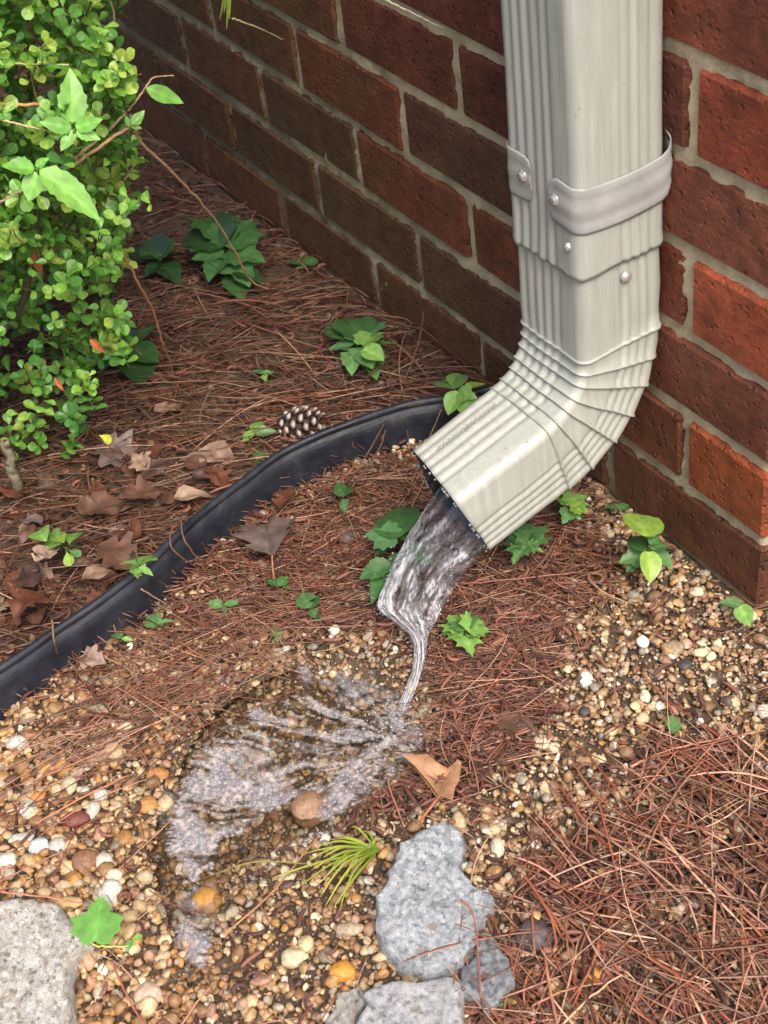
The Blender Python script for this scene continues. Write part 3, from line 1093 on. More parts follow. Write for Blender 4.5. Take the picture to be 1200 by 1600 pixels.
# thin sprinkle over all the gravel
n = 640
Q = region(n, XR, (-0.9, 0.2), lambda q: ~inpoly(q, BEHIND) & ~in_wall(q) & (dist_poly(q, EDGE) > 0.03) & (~inpoly(q, PUDDLE) | (RNG.random(len(q)) < .2)) & (RNG.random(len(q)) < 0.15 + 0.85 * (vn(q[:, 0], q[:, 1], 11) > -0.02)))
A4 = needles(Q, RNG.uniform(0, 6.28, n), RNG.uniform(0.02, 0.09, n), RNG.normal(0, .5, n), RNG.random(n) * 0.006 + .005, RNG.uniform(.0004, .00065, n), ncol(n, 1.3))
# bundle drawn along the left, in front of the edging
n = 110
c0 = G(150, 1180)[:2]; c1 = G(330, 1060)[:2]
tt = RNG.random(n)
Q = c0 + (c1 - c0) * (tt[:, None] * 1.6 - 0.6) + RNG.normal(0, 0.03, (n, 2))
Q = Q[~inpoly(Q, BEHIND) & (dist_poly(Q, EDGE) > 0.02)]; n = len(Q)
hv2 = (G(260, 1150) - G(60, 1260))[:2]
A5 = needles(Q, math.atan2(hv2[1], hv2[0]) + RNG.normal(0, .22, n), RNG.uniform(0.04, 0.12, n), RNG.normal(0, .3, n), RNG.random(n) * 0.006 + .006, RNG.uniform(.0004, .0007, n), ncol(n, 1.45))
n = 520                                  # pine straw lying in the dark mulch and on the gravel edge
Q = region(n, XR, (-0.6, -0.006), lambda q: (inpoly(jit(q), MULCH_MID) | inpoly(jit(q), GRAVEL_LEFT)) & ~inpoly(q, BEHIND) & ~in_wall(q) & ~inpoly(q, PUDDLE))
A6 = needles(Q, AZ0 + RNG.normal(0, .7, n), RNG.uniform(.02, .10, n), RNG.normal(0, .5, n), RNG.random(n) * .009 + .006, RNG.uniform(.0004, .0007, n), ncol(n, 1.2))
mv = merge([(a_[0], [a_[1]], a_[2]) for a_ in (A2, A3, A4, A5, A6)])
st2 = link('pine_straw', mesh_np('pine_straw', mv[0], mv[1], mv[2], True, M_NEEDLE))
tag(st2, 'brown pine needles strewn over the gravel in front of the edging', 'pine straw', kind='stuff')

# curly reddish catkins
def catkins(Q, bright=1.0):
    n = len(Q)
    curv = RNG.normal(0, 2.6, n)
    col = np.array([lin(116, 74, 60), lin(98, 62, 52), lin(138, 92, 76), lin(78, 50, 43)])[RNG.integers(0, 4, n)] * RNG.uniform(.7, 1.2, (n, 1)) * bright
    return needles(Q, RNG.uniform(0, 6.28, n), RNG.uniform(.008, .024, n), curv, RNG.random(n) * .010 + .004, RNG.uniform(.0011, .0019, n), col, None, 6, 5)


Q1 = region(1450, (-0.1, 0.5), (-0.75, 0.1), lambda q: inpoly(jit(q), STRAW_RIGHT) & ~in_wall(q) & (RNG.random(len(q)) < np.clip(.55 + 2.2 * vn(q[:, 0], q[:, 1], 19), .12, 1)))
Q2 = region(680, XR, (-0.6, -0.006), lambda q: inpoly(jit(q), MULCH_MID) & ~in_wall(q) & ~inpoly(q, PUDDLE))
Q3 = region(500, XR, (-0.6, -0.006), lambda q: inpoly(jit(q), STRAW_FRONT) & ~in_wall(q) & ~inpoly(q, BEHIND))
Q4 = region(620, XR, (-0.8, 0.1), lambda q: ~in_wall(q) & ~inpoly(q, BEHIND) & ~inpoly(q, PUDDLE))
Q5 = region(1500, (-1.3, -0.30), (-0.9, -0.006), lambda q: inpoly(q, BEHIND) & (dist_poly(q, EDGE) > 0.02))
K = catkins(np.vstack([Q1, Q2, Q3, Q4, Q5]))
ck = link('catkins', mesh_np('catkins', K[0], K[1], K[2], True, M_CATKIN))
tag(ck, 'curled reddish brown fallen catkins among the straw at lower right and below the spout', 'catkins', kind='stuff')

# bark and leaf crumbs: small dark flakes over soil
n = 9000
Q = region(n, (-1.6, 0.45), (-0.9, 0.1), lambda q: ~in_wall(q) & (inpoly(q, BEHIND) | inpoly(jit(q), STRAW_FRONT) | inpoly(jit(q), STRAW_RIGHT) | inpoly(jit(q), MULCH_MID)))
fb = np.array([[-1, -.5, 0], [.2, -.8, .12], [1, 0, 0], [.1, .7, .1], [-.8, .5, -.05]]); ff = np.array([[0, 1, 3], [1, 2, 3], [0, 3, 4]])
s_ = RNG.uniform(.0015, .005, n)
colf = np.array([lin(92, 60, 44), lin(120, 86, 64), lin(70, 46, 36), lin(150, 118, 92)])[RNG.integers(0, 4, n)] * RNG.uniform(.6, 1.1, (n, 1))
Vf, Ff, Cf = scatter([(fb, ff)], np.column_stack([Q, T(Q[:, 0], Q[:, 1]) + .001 + RNG.random(n) * .006]), rotmats(RNG.normal(0, .5, n), RNG.normal(0, .5, n), RNG.uniform(0, 6.28, n)), s_[:, None] * np.ones((1, 3)), colf)
fk = link('mulch_crumbs', mesh_np('mulch_crumbs', Vf, Ff, Cf, False, M_DRY))
tag(fk, 'small dark flakes of bark and leaf crumbs mixed into the straw', 'mulch', kind='stuff')

# ------------------------------------------------------------------ broken concrete
def chunk(name, label, px, hgt, mat, seed, sink=0.006, z0=0.0, tilt=(0, 0)):
    r = random.Random(seed)
    base = np.array([G(x, y, z0 + hgt)[:2] for x, y in px])
    P_ = np.vstack([base, base[:1]])
    # roughen outline
    out = []
    for a_, b_ in zip(P_[:-1], P_[1:]):
        m_ = max(2, int(np.linalg.norm(b_ - a_) / 0.005))
        for t in range(m_):
            q = a_ + (b_ - a_) * t / m_
            nn = np.array([-(b_ - a_)[1], (b_ - a_)[0]]); nn /= np.linalg.norm(nn)
            out.append(q + nn * (mnoise.noise(Vector((*(q * 130), seed))) * 0.0028 + mnoise.noise(Vector((*(q * 45), seed))) * .003))
    out = np.array(out); m_ = len(out)
    c = out.mean(0)
    rings, K_ = [], 0
    V = []
    # top: concentric rings scaled about the centroid, then the side down to the ground
    lv = [(q_ * .05, 0) for q_ in range(1, 19)] + [(0.95, 0.0004), (0.99, 0.0022), (1.01, 0.006), (1.02, hgt * .35), (1.03, hgt * .6), (1.0, hgt + sink)]
    for s_, dz in lv:
        for q in out:
            p = c + (q - c) * s_
            nz = mnoise.noise(Vector((p[0] * 40, p[1] * 40, seed))) * 0.0045 + mnoise.noise(Vector((p[0] * 150, p[1] * 150, seed))) * 0.0030 + mnoise.noise(Vector((p[0] * 420, p[1] * 420, seed))) * .0022
            k = 1 if s_ <= 1.0 else 0.4
            jx = 0 if s_ < .9 else mnoise.noise(Vector((p[0] * 160, dz * 160, seed + 3))) * 0.0022
            V.append((p[0] + jx, p[1] + jx, z0 + hgt - dz + nz * k + (p - c) @ np.array(tilt)))
    V.append((*c, z0 + hgt + mnoise.noise(Vector((c[0] * 40, c[1] * 40, seed))) * 0.0045))
    n_ = m_
    i = np.arange(len(lv) - 1)[:, None] * n_; j = np.arange(n_)[None]; k = (j + 1) % n_
    F4 = np.stack([i + j, i + n_ + j, i + n_ + k, i + k], -1).reshape(-1, 4)
    jj = np.arange(n_)
    F3 = np.stack([np.full(n_, len(V) - 1), jj, (jj + 1) % n_], -1)
    # orientation: make outward
    area = 0.5 * np.sum(out[:, 0] * np.roll(out[:, 1], -1) - np.roll(out[:, 0], -1) * out[:, 1])
    if area < 0:
        F4 = F4[:, ::-1]; F3 = F3[:, ::-1]
    o = wobj(name, np.array(V), [F3, F4], mat, smooth=False)
    return tag(o, label, 'concrete', 'broken lumps of concrete')


chunk('concrete_chunk', 'biggest blue-grey lump of broken concrete, with a small knob on its right side',
      [(650, 1292), (690, 1283), (722, 1300), (726, 1320), (714, 1350), (736, 1382), (770, 1388), (768, 1415), (747, 1436), (738, 1462), (718, 1500), (668, 1512), (630, 1497), (600, 1478), (586, 1440), (588, 1400), (608, 1360), (626, 1318)], 0.026, M_ROCK_BLUE, 3)
chunk('concrete_chunk', 'small dark grey pointed lump of concrete tucked beside the big blue-grey one',
      [(752, 1455), (775, 1462), (796, 1498), (802, 1530), (780, 1552), (762, 1576), (742, 1556), (716, 1545), (724, 1512), (740, 1490)], 0.022, M_ROCK_DARK, 5)
chunk('concrete_chunk', 'pale whitish lump of concrete at the bottom edge below the big blue-grey one',
      [(566, 1540), (600, 1532), (650, 1528), (708, 1522), (720, 1545), (723, 1580), (728, 1640), (640, 1720), (540, 1700), (556, 1600), (575, 1565)], 0.024, M_ROCK_PALE, 8)
chunk('concrete_chunk', 'broad buff lump of concrete cut by the lower left corner beside the torn green leaf',
      [(-120, 1395), (-20, 1402), (40, 1404), (90, 1410), (108, 1432), (136, 1452), (133, 1475), (106, 1492), (103, 1530), (114, 1575), (104, 1640), (60, 1740), (-160, 1700)], 0.022, M_ROCK_TAN, 11)
chunk('concrete_chunk', 'low muddy grey piece of concrete half sunk left of the pale bottom one',
      [(528, 1548), (560, 1542), (572, 1560), (558, 1588), (540, 1640), (500, 1640), (512, 1585)], 0.010, M_ROCK_TAN, 14)

# ------------------------------------------------------------------ pebbles one can point at
def pebble(px, py, w_, h_, c, label, ang=0, z=0.009, dark=1.0, name='pebble', rough=0.0):
    bv, bf = base_ico
    s_ = np.array([w_ / 2 / 1900, h_ / 2 / 1900 / 0.85, min(w_, h_) / 2 / 1900 * 0.85])
    sd_ = px * 0.13
    f = 1 + 0.20 * np.array([mnoise.noise(Vector(v) * 1.3 + Vector((sd_, 0, 0))) + .30 * mnoise.noise(Vector(v) * 3.4 + Vector((sd_, 4, 0))) for v in bv])
    f = f + rough * np.array([mnoise.noise(Vector(v) * 5 + Vector((sd_, 1, 0))) + .6 * mnoise.noise(Vector(v) * 11 + Vector((sd_, 1, 0))) for v in bv])
    # image-right in plan is about +57 degrees
    th = math.radians(57 + ang)
    v = bv * f[:, None] * s_
    Rz = np.array([[math.cos(th), -math.sin(th), 0], [math.sin(th), math.cos(th), 0], [0, 0, 1]])
    p = G(px, py, z)
    g_ = float(T(p[0], p[1]))
    p = G(px, py, g_ + z * .62)
    V = v @ Rz.T + p
    o = wobj(name, V, bf, M_PEBBLE, None, np.array(c) * dark)
    return tag(o, label, 'pebble', 'larger pebbles that stand out of the gravel')


WHT, ORG, GRY, TANC, AMB, PNK, DRK = lin(182, 179, 168), lin(186, 128, 76), lin(168, 162, 150), lin(186, 160, 124), lin(188, 138, 62), lin(198, 150, 130), lin(70, 66, 66)
for a_ in [
    (43, 1263, 28, 26, WHT, 'round white pebble below the orange one at the left edge'),
    (60, 1246, 30, 20, ORG, 'orange pebble touching the top of a round white pebble near the left edge'),
    (109, 1227, 26, 32, lin(190, 180, 150), 'tall grey-beige egg-shaped pebble near the left side below the straw bundle'),
    (157, 1242, 22, 20, lin(212, 210, 198), 'pale round pebble just right of the grey-beige egg-shaped one'),
    (145, 1266, 22, 30, WHT, 'white pebble standing upright beside the dark red brick fragment'),
    (33, 1310, 38, 16, WHT, 'flat thin white pebble lying near the left edge', 5),
    (60, 1322, 32, 24, lin(206, 208, 208), 'light grey pebble just right of the flat thin white one'),
    (90, 1322, 28, 26, WHT, 'smooth white pebble right of the light grey one, below the straw'),
    (10, 1345, 30, 22, lin(200, 204, 192), 'greenish white pebble cut by the left edge above the buff concrete'),
    (163, 1348, 26, 26, lin(215, 208, 190), 'cream pebble above the speckled one at the green leaf'),
    (178, 1368, 24, 18, lin(222, 205, 170), 'round cream-yellow pebble between two bigger whitish ones'),
    (172, 1394, 38, 34, lin(198, 196, 186), 'biggest speckled grey-white pebble touching the torn green leaf'),
    (118, 1374, 20, 18, AMB, 'small round amber pebble left of the cream ones'),
    (99, 1384, 24, 16, TANC, 'oval tan pebble above the broad buff concrete lump'),
    (106, 1411, 44, 18, lin(190, 160, 110), 'long flat tan pebble against the top edge of the buff concrete lump'),
    (176, 1176, 36, 30, lin(178, 150, 118), 'large round tan pebble under the straw bundle, left of the foam'),
    (155, 1110, 38, 20, lin(150, 142, 120), 'olive grey oval pebble below the end of the edging'),
    (26, 1160, 38, 22, lin(190, 186, 178), 'pale grey flat stone at the left edge below the black edging'),
    (72, 1198, 32, 14, lin(214, 170, 90), 'yellow tan flat pebble near the left edge'),
    (133, 1345, 40, 34, lin(140, 104, 80), 'large brown rounded stone above the amber pebble'),
    (230, 1258, 34, 26, lin(176, 130, 74), 'amber pebble lying wet at the left edge of the foam'),
    (245, 1210, 36, 20, lin(176, 122, 70), 'orange flat wet stone left of the foam'),
    (258, 1255, 26, 26, lin(185, 165, 130), 'beige pebble between the amber one and the foam'),
    (322, 1406, 46, 36, lin(176, 128, 60), 'large amber stone seen under the running water'),
    (535, 1518, 36, 26, lin(196, 142, 58), 'bright orange-yellow pebble left of the big blue-grey concrete'),
    (458, 1497, 34, 24, lin(196, 184, 150), 'beige pebble left of the orange-yellow one'),
    (545, 1452, 42, 18, lin(168, 148, 126), 'long brownish pebble left of the big concrete lump'),
    (478, 1475, 22, 20, lin(200, 182, 140), 'small cream pebble above the beige one at bottom centre'),
    (232, 1555, 38, 32, lin(196, 172, 150), 'pinkish beige rough stone near the bottom right of the buff concrete'),
    (155, 1552, 16, 16, WHT, 'small bright white pebble right of the buff concrete at the bottom'),
    (523, 985, 20, 18, lin(226, 214, 186), 'cream pebble alone on the straw left of the water jet'),
    (915, 1062, 24, 26, lin(222, 222, 206), 'angular white pebble in the gravel right of the maple seedling'),
    (1008, 1088, 16, 22, lin(220, 214, 180), 'cream upright pebble right of the angular white one'),
    (992, 1103, 16, 12, lin(224, 208, 150), 'small yellowish pebble below the cream upright one'),
    (785, 1132, 22, 20, lin(232, 212, 176), 'cream pebble alone on the catkins right of where the water lands'),
    (846, 1160, 28, 22, lin(222, 206, 176), 'cream pebble lower right of the lone cream one, at the gravel edge'),
    (968, 1208, 30, 16, lin(218, 208, 188), 'flat whitish pebble where the gravel meets the lower right straw'),
    (938, 1188, 18, 16, lin(228, 208, 160), 'pale yellow pebble left of the flat whitish one'),
    (1070, 1040, 24, 18, DRK, 'nearly black pebble in the right-hand gravel'),
    (913, 1112, 20, 16, DRK, 'dark grey pebble near the middle of the right-hand gravel'),
    (1004, 1003, 20, 20, lin(232, 224, 216), 'bright white pebble high in the right-hand gravel'),
    (1094, 1020, 26, 14, lin(224, 212, 160), 'pale yellow oval pebble right of the bright white one'),
    (1053, 1012, 34, 22, lin(150, 132, 104), 'brownish flat stone between the bright white and pale yellow pebbles'),
    (895, 914, 22, 22, lin(196, 176, 160), 'pinkish round pebble in the mulch under the elbow'),
    (1090, 925, 22, 18, lin(204, 190, 166), 'pale pebble touching the foot of the wall'),
    (930, 1520, 38, 26, lin(190, 132, 56), 'ochre stone half covered by straw at lower right'),
    (897, 1496, 34, 22, lin(200, 172, 140), 'beige oval stone left of the ochre one in the straw'),
    (777, 1325, 20, 30, lin(204, 200, 176), 'whitish upright pebble right of the top of the big concrete lump'),
    (1190, 1197, 26, 18, lin(222, 220, 210), 'white pebble at the right edge of the picture'),
    (834, 1432, 20, 16, lin(212, 178, 120), 'small tan pebble right of the concrete knob'),
    (1062, 1150, 16, 16, lin(200, 175, 120), 'small yellow-brown pebble above the straw at right'),
]:
    pebble(*a_)

o = pebble(117, 1281, 44, 24, lin(116, 62, 54), 'dark red chip of brick beside the upright white pebble', 8, 0.008, 1.0, 'brick_chip')
o['category'] = 'brick chip'; del o['group']
o = pebble(543, 840, 42, 30, lin(92, 80, 78), 'dull grey-brown lump of earth in the straw left of the seedling by the jet', 0, 0.008, 1.0, 'clod', .3)
o['category'] = 'clod'; del o['group']
o = pebble(838, 1462, 52, 40, lin(88, 76, 78), 'dark purple-grey crumbly clod right of the small dark concrete lump', 10, 0.007, 1.0, 'clod', .3)
o['category'] = 'clod'; del o['group']


# ------------------------------------------------------------------ leaves
def outline(kind):
    if kind == 'ovate':
        h = [(0, 0), (.06, .10), (.18, .21), (.34, .27), (.50, .26), (.68, .19), (.84, .10), (1, 0)]
    elif kind == 'round':
        h = [(0, 0), (-.02, .14), (.08, .30), (.25, .40), (.45, .41), (.65, .34), (.82, .21), (.94, .07), (1, 0)]
    elif kind == 'box':
        h = [(0, 0), (.12, .07), (.32, .20), (.54, .31), (.74, .33), (.90, .23), (.98, .09), (1, 0)]
    elif kind == 'lance':
        h = [(0, 0), (.05, .08), (.14, .17), (.20, .155), (.28, .225), (.34, .20), (.42, .235), (.48, .20), (.56, .215), (.62, .17), (.70, .165), (.76, .12), (.85, .09), (.92, .04), (1, 0)]
    elif kind == 'serr':
        h = [(0, 0), (.06, .16), (.16, .28), (.20, .25), (.32, .35), (.37, .30), (.50, .33), (.55, .27), (.68, .24), (.73, .18), (.86, .11), (1, 0)]
    elif kind == 'lobed':
        h = [(0, 0), (-.08, .12), (-.06, .30), (.12, .36), (.16, .50), (.34, .44), (.46, .52), (.56, .34), (.60, .22), (.78, .20), (.90, .08), (1, 0)]
    elif kind == 'maple':
        h = [(0, 0), (-.04, .16), (-.12, .34), (.10, .36), (.14, .58), (.30, .44), (.52, .56), (.50, .28), (.62, .16), (.74, .20), (.86, .08), (1, 0)]
    elif kind == 'trileaf':
        h = [(0, 0), (.02, .10), (.10, .30), (.02, .52), (.24, .42), (.34, .22), (.56, .24), (.80, .12), (1, 0)]
    elif kind == 'oak':
        h = [(0, 0), (.08, .06), (.18, .18), (.26, .30), (.36, .20), (.46, .40), (.56, .44), (.62, .26), (.74, .30), (.84, .16), (.94, .10), (1, 0)]
    elif kind == 'tri':
        h = [(0, 0), (.10, .06), (.32, .16), (.52, .30), (.78, .44), (1.0, .52), (.93, .34), (.90, .22), (1.02, .10), (.97, 0)]
    R_ = [(u, v) for u, v in h]
    L2 = [(u, -v) for u, v in h[1:-1]][::-1]
    return np.array(R_ + L2)


def leaf_np(kind, fold=0.25, bend=0.18, nz=0.0, seed=0, wsc=1.0):
    """leaf with length 1 along +x, face up; centre fan plus two rings"""
    O = outline(kind).copy()
    r = np.random.default_rng(seed)
    O[:, 1] *= wsc
    O[1:-1] += r.normal(0, 0.008, (len(O) - 2, 2))
    c = np.array([0.40, 0.0])
    rings = [c + (O - c) * s_ for s_ in (0.45, 0.8, 1.0)]
    V2 = np.vstack([[c]] + rings)
    z = fold * np.abs(V2[:, 1]) - bend * (V2[:, 0] - .3) ** 2
    if nz:
        ph = r.uniform(0, 6, 4)
        z = z + nz * (np.sin(V2[:, 0] * 7 + ph[0]) * np.cos(V2[:, 1] * 9 + ph[1]) + .6 * np.sin(V2[:, 1] * 14 + ph[2] + 3 * V2[:, 0]))
    V = np.column_stack([V2, z])
    n = len(O)
    j = np.arange(n); k = (j + 1) % n
    F3 = np.stack([np.zeros(n, int), 1 + k, 1 + j], -1)
    F4 = [np.stack([1 + a * n + j, 1 + a * n + k, 1 + (a + 1) * n + k, 1 + (a + 1) * n + j], -1) for a in (0, 1)]
    shade = 1 + 0.30 * (np.abs(V2[:, 1]) < 0.03) + 0.10 * np.sin(V2[:, 0] * 19 + np.abs(V2[:, 1]) * -14)
    return V, [F3, np.vstack(F4)], shade


def frame(a, b, up):
    x = np.array(b, float) - a
    L = np.linalg.norm(x); x /= L
    y = np.cross(up, x); y /= np.linalg.norm(y) + 1e-9
    z = np.cross(x, y)
    return L, np.column_stack([x, y, z])


def leaf_between(a, b, kind, up=(0, 0, 1), roll=0.0, **kw):
    L, R_ = frame(np.array(a, float), b, np.array(up, float))
    cr_, sr_ = math.cos(roll), math.sin(roll)
    R_ = R_ @ np.array([[1, 0, 0], [0, cr_, -sr_], [0, sr_, cr_]])
    V, F, sh = leaf_np(kind, **kw)
    return (V * L) @ R_.T + a, F, sh


GREENS = {'bright': lin(134, 178, 92), 'mid': lin(106, 150, 90), 'dark': lin(82, 124, 72), 'yellow': lin(156, 190, 84), 'blue': lin(96, 140, 92), 'deep': lin(58, 90, 52)}
_seed = [100]


def plant(name, label, cat, root_px, leaves, root_z=None, group=None, stem_r=0.0006, up=None, loc=None, stems=True, wsc=1.0, stemcol=lin(96, 110, 60)):
    """leaves: (base x, base y, tip x, tip y, height, kind, colour) in photo points; each leaf lies near its own height"""
    p = G(*root_px, 0) if loc is None else np.array(loc, float)
    p[2] = float(T(p[0], p[1])) if loc is None else p[2]
    t = thing(name, label, cat, p, group)
    sv = []
    for (bx, by, tx, ty, h, kind, c) in leaves:
        _seed[0] += 1
        r = random.Random(_seed[0])
        if loc is None:
            a = G(bx, by, p[2] + h); b = G(tx, ty, p[2] + h * r.uniform(.75, 1.0) - 0.001)
        else:
            D0 = np.linalg.norm(p - CAM) + h
            a = at_dist(bx, by, D0); b = at_dist(tx, ty, D0 + r.uniform(-.008, .008))
        u_ = np.array(up if up is not None else (r.uniform(-.25, .35), r.uniform(-.35, .15), 1.0))
        V, F, sh = leaf_between(a, b, kind, u_, r.uniform(-.25, .25), fold=r.uniform(.12, .35), bend=r.uniform(.05, .25), nz=0.012, seed=_seed[0], wsc=wsc)
        cc_ = np.array(GREENS[c]) * r.uniform(.85, 1.1)
        wobj('leaf', V, F, M_LEAF, t, cc_[None] * sh[:, None])
        if stems:
            m_ = (p + a) / 2 + np.array([r.uniform(-.004, .004), r.uniform(-.004, .004), h * .2 if loc is None else 0])
            V, F = tube(spline([p - (0, 0, .004), m_, a], 6), stem_r, 4)
            sv.append((V, F))
    if sv:
        V, F = merge(sv)
        wobj('stem', V, F, M_BARK, t, np.array(stemcol)[None].repeat(len(V), 0))
    return t


H_ = 0.03
plant('seedling', 'dark green bushy weed with large lobed leaves near the upper wall', 'weed', (355, 420), [
    (352, 375, 345, 330, .05, 'lobed', 'dark'), (352, 380, 300, 360, .05, 'lobed', 'dark'), (355, 385, 392, 340, .05, 'lobed', 'dark'), (350, 392, 298, 402, .045, 'serr', 'dark'),
    (358, 392, 415, 405, .045, 'lobed', 'dark'), (350, 398, 325, 440, .04, 'serr', 'dark'), (360, 400, 390, 445, .035, 'lobed', 'blue'), (362, 430, 380, 470, .02, 'serr', 'dark'), (345, 385, 310, 335, .055, 'serr', 'deep'), (365, 420, 410, 440, .03, 'serr', 'deep')])
plant('seedling', 'leafy weed with pale heart-shaped leaves at the wall foot, mid straw', 'weed', (562, 560), [
    (556, 530, 510, 505, .03, 'round', 'dark'), (560, 528, 545, 492, .035, 'round', 'dark'), (563, 530, 572, 498, .035, 'lobed', 'blue'), (553, 538, 512, 545, .03, 'serr', 'blue'),
    (556, 542, 548, 582, .03, 'serr', 'mid'), (566, 538, 600, 515, .04, 'lobed', 'bright'), (570, 540, 620, 535, .035, 'serr', 'mid'), (568, 545, 600, 562, .04, 'round', 'bright'), (564, 550, 582, 574, .03, 'round', 'mid'), (575, 545, 588, 588, .02, 'serr', 'mid')])
plant('seedling', 'yellow-green leaves poking out above the downspout end by the black edging', 'weed', (722, 640), [
    (712, 606, 690, 592, .055, 'round', 'mid'), (712, 606, 716, 578, .05, 'ovate', 'bright'), (716, 612, 700, 648, .05, 'round', 'bright'), (718, 612, 745, 622, .05, 'lobed', 'bright'),
    (726, 608, 760, 598, .045, 'serr', 'yellow'), (722, 618, 738, 650, .045, 'round', 'bright')])
plant('seedling', 'dark green weed with pointed leaves right behind the falling water', 'weed', (630, 880), [
    (624, 838, 618, 782, .06, 'serr', 'dark'), (620, 842, 570, 832, .055, 'lobed', 'blue'), (628, 842, 652, 800, .05, 'serr', 'dark'), (618, 850, 584, 868, .045, 'serr', 'dark'),
    (610, 880, 560, 902, .04, 'serr', 'dark'), (612, 885, 578, 940, .03, 'ovate', 'dark'), (630, 860, 668, 850, .04, 'serr', 'mid'), (640, 870, 680, 880, .03, 'serr', 'mid'), (630, 865, 610, 905, .03, 'serr', 'blue')])
plant('seedling', 'bright green maple-like seedling just right of the water jet', 'weed', (730, 1010), [
    (722, 985, 700, 958, .025, 'maple', 'bright'), (724, 986, 686, 988, .025, 'maple', 'bright'), (728, 984, 722, 960, .028, 'lobed', 'mid'), (730, 985, 758, 968, .03, 'maple', 'bright'),
    (728, 992, 748, 992, .022, 'maple', 'mid'), (728, 994, 738, 1026, .022, 'maple', 'bright'), (735, 988, 764, 980, .026, 'lobed', 'bright'), (724, 994, 722, 1010, .02, 'lobed', 'mid')])
plant('seedling', 'young plant with two broad yellow-green leaves standing against the brick wall at right', 'weed', (1012, 890), [
    (1008, 838, 995, 800, .075, 'round', 'yellow'), (1008, 838, 1028, 806, .07, 'round', 'bright'), (1014, 862, 1018, 910, .055, 'round', 'yellow'), (1012, 860, 985, 835, .05, 'round', 'dark'),
    (1018, 858, 1050, 850, .055, 'round', 'mid'), (1020, 862, 1052, 885, .045, 'round', 'mid'), (1008, 866, 966, 878, .04, 'lobed', 'mid'), (1008, 868, 978, 892, .035, 'lobed', 'dark'), (1016, 850, 1030, 838, .06, 'round', 'blue')], wsc=0.9)
plant('seedling', 'seedling with two pale green round leaves at the foot of the wall corner', 'weed', (1155, 965), [
    (1156, 946, 1124, 940, .022, 'round', 'mid'), (1156, 946, 1172, 978, .022, 'round', 'bright')], wsc=0.95)
plant('seedling', 'weed with ivy-shaped leaves peeping out under the lower edge of the elbow', 'weed', (890, 810), [
    (888, 790, 872, 770, .035, 'maple', 'bright'), (890, 788, 918, 772, .035, 'maple', 'bright'), (892, 793, 922, 798, .035, 'lobed', 'yellow'), (888, 796, 880, 818, .03, 'lobed', 'mid'), (890, 797, 908, 812, .03, 'maple', 'mid')])
plant('seedling', 'soft green weed with lobed leaves under the open end of the downspout', 'weed', (822, 868), [
    (818, 850, 784, 846, .03, 'maple', 'mid'), (820, 852, 800, 882, .03, 'maple', 'mid'), (824, 850, 848, 826, .03, 'maple', 'mid'), (824, 854, 850, 862, .03, 'maple', 'mid'), (820, 850, 812, 828, .03, 'lobed', 'blue'), (830, 845, 818, 815, .028, 'lobed', 'mid')])
plant('seedling', 'bright green three-leaved seedling hanging over the black edging', 'weed', (214, 905), [
    (216, 882, 236, 862, .065, 'trileaf', 'bright'), (215, 884, 198, 888, .065, 'trileaf', 'bright'), (217, 886, 240, 898, .062, 'trileaf', 'bright'), (214, 886, 214, 905, .06, 'lobed', 'bright')])
plant('seedling', 'dull green leaf pair at the gravel side of the edging', 'weed', (246, 985), [
    (246, 975, 228, 962, .015, 'lobed', 'mid'), (246, 975, 272, 968, .018, 'trileaf', 'mid')])
plant('seedling', 'small bright leaf pair at the edging, lower left of the dull pair', 'weed', (190, 1006), [
    (190, 998, 172, 990, .014, 'serr', 'mid'), (190, 998, 208, 1000, .016, 'ovate', 'bright')])
plant('seedling', 'flat green three-pointed seedling on straw between the edging and the jet', 'weed', (350, 955), [
    (350, 946, 322, 942, .012, 'ovate', 'mid'), (350, 946, 380, 940, .014, 'ovate', 'mid'), (350, 946, 352, 962, .010, 'ovate', 'mid')])
plant('seedling', 'small darkish weed with toothed leaves, left of the jet and above a tiny sprout', 'weed', (435, 925), [
    (435, 915, 418, 905, .014, 'serr', 'dark'), (435, 915, 450, 900, .016, 'serr', 'dark'), (435, 915, 455, 920, .012, 'serr', 'mid')])
plant('seedling', 'green leaf pair close left of the foot of the jet', 'weed', (484, 965), [
    (484, 950, 470, 925, .018, 'serr', 'mid'), (484, 952, 502, 968, .012, 'serr', 'dark'), (484, 950, 496, 928, .016, 'serr', 'dark')])
plant('seedling', 'tiny upright green sprout on the gravel edge below the darkish weed', 'weed', (432, 1000), [
    (432, 992, 420, 985, .012, 'ovate', 'mid'), (432, 992, 444, 984, .012, 'ovate', 'bright'), (432, 992, 434, 1004, .01, 'ovate', 'mid')])
plant('seedling', 'two-leaved green seedling left of the pine cone', 'weed', (396, 690), [
    (396, 675, 378, 690, .022, 'round', 'bright'), (396, 674, 408, 655, .022, 'ovate', 'bright'), (398, 676, 432, 672, .02, 'ovate', 'mid')])
plant('seedling', 'faint dark weed between the pine cone and the edging', 'weed', (402, 722), [
    (402, 715, 384, 712, .012, 'serr', 'dark'), (402, 715, 422, 706, .012, 'serr', 'dark'), (402, 716, 398, 730, .01, 'ovate', 'dark')])
plant('seedling', 'small lone green leaf pair in the middle of the straw bed', 'weed', (412, 592), [
    (412, 583, 392, 578, .014, 'ovate', 'mid'), (412, 583, 430, 580, .014, 'ovate', 'mid'), (412, 584, 414, 598, .012, 'ovate', 'bright')])
plant('seedling', 'low dark weed in the straw nearest the upper wall, above the pale heart-leaved one', 'weed', (478, 425), [
    (478, 412, 446, 408, .012, 'ovate', 'dark'), (478, 412, 498, 404, .014, 'round', 'dark'), (480, 414, 460, 420, .01, 'ovate', 'mid')])
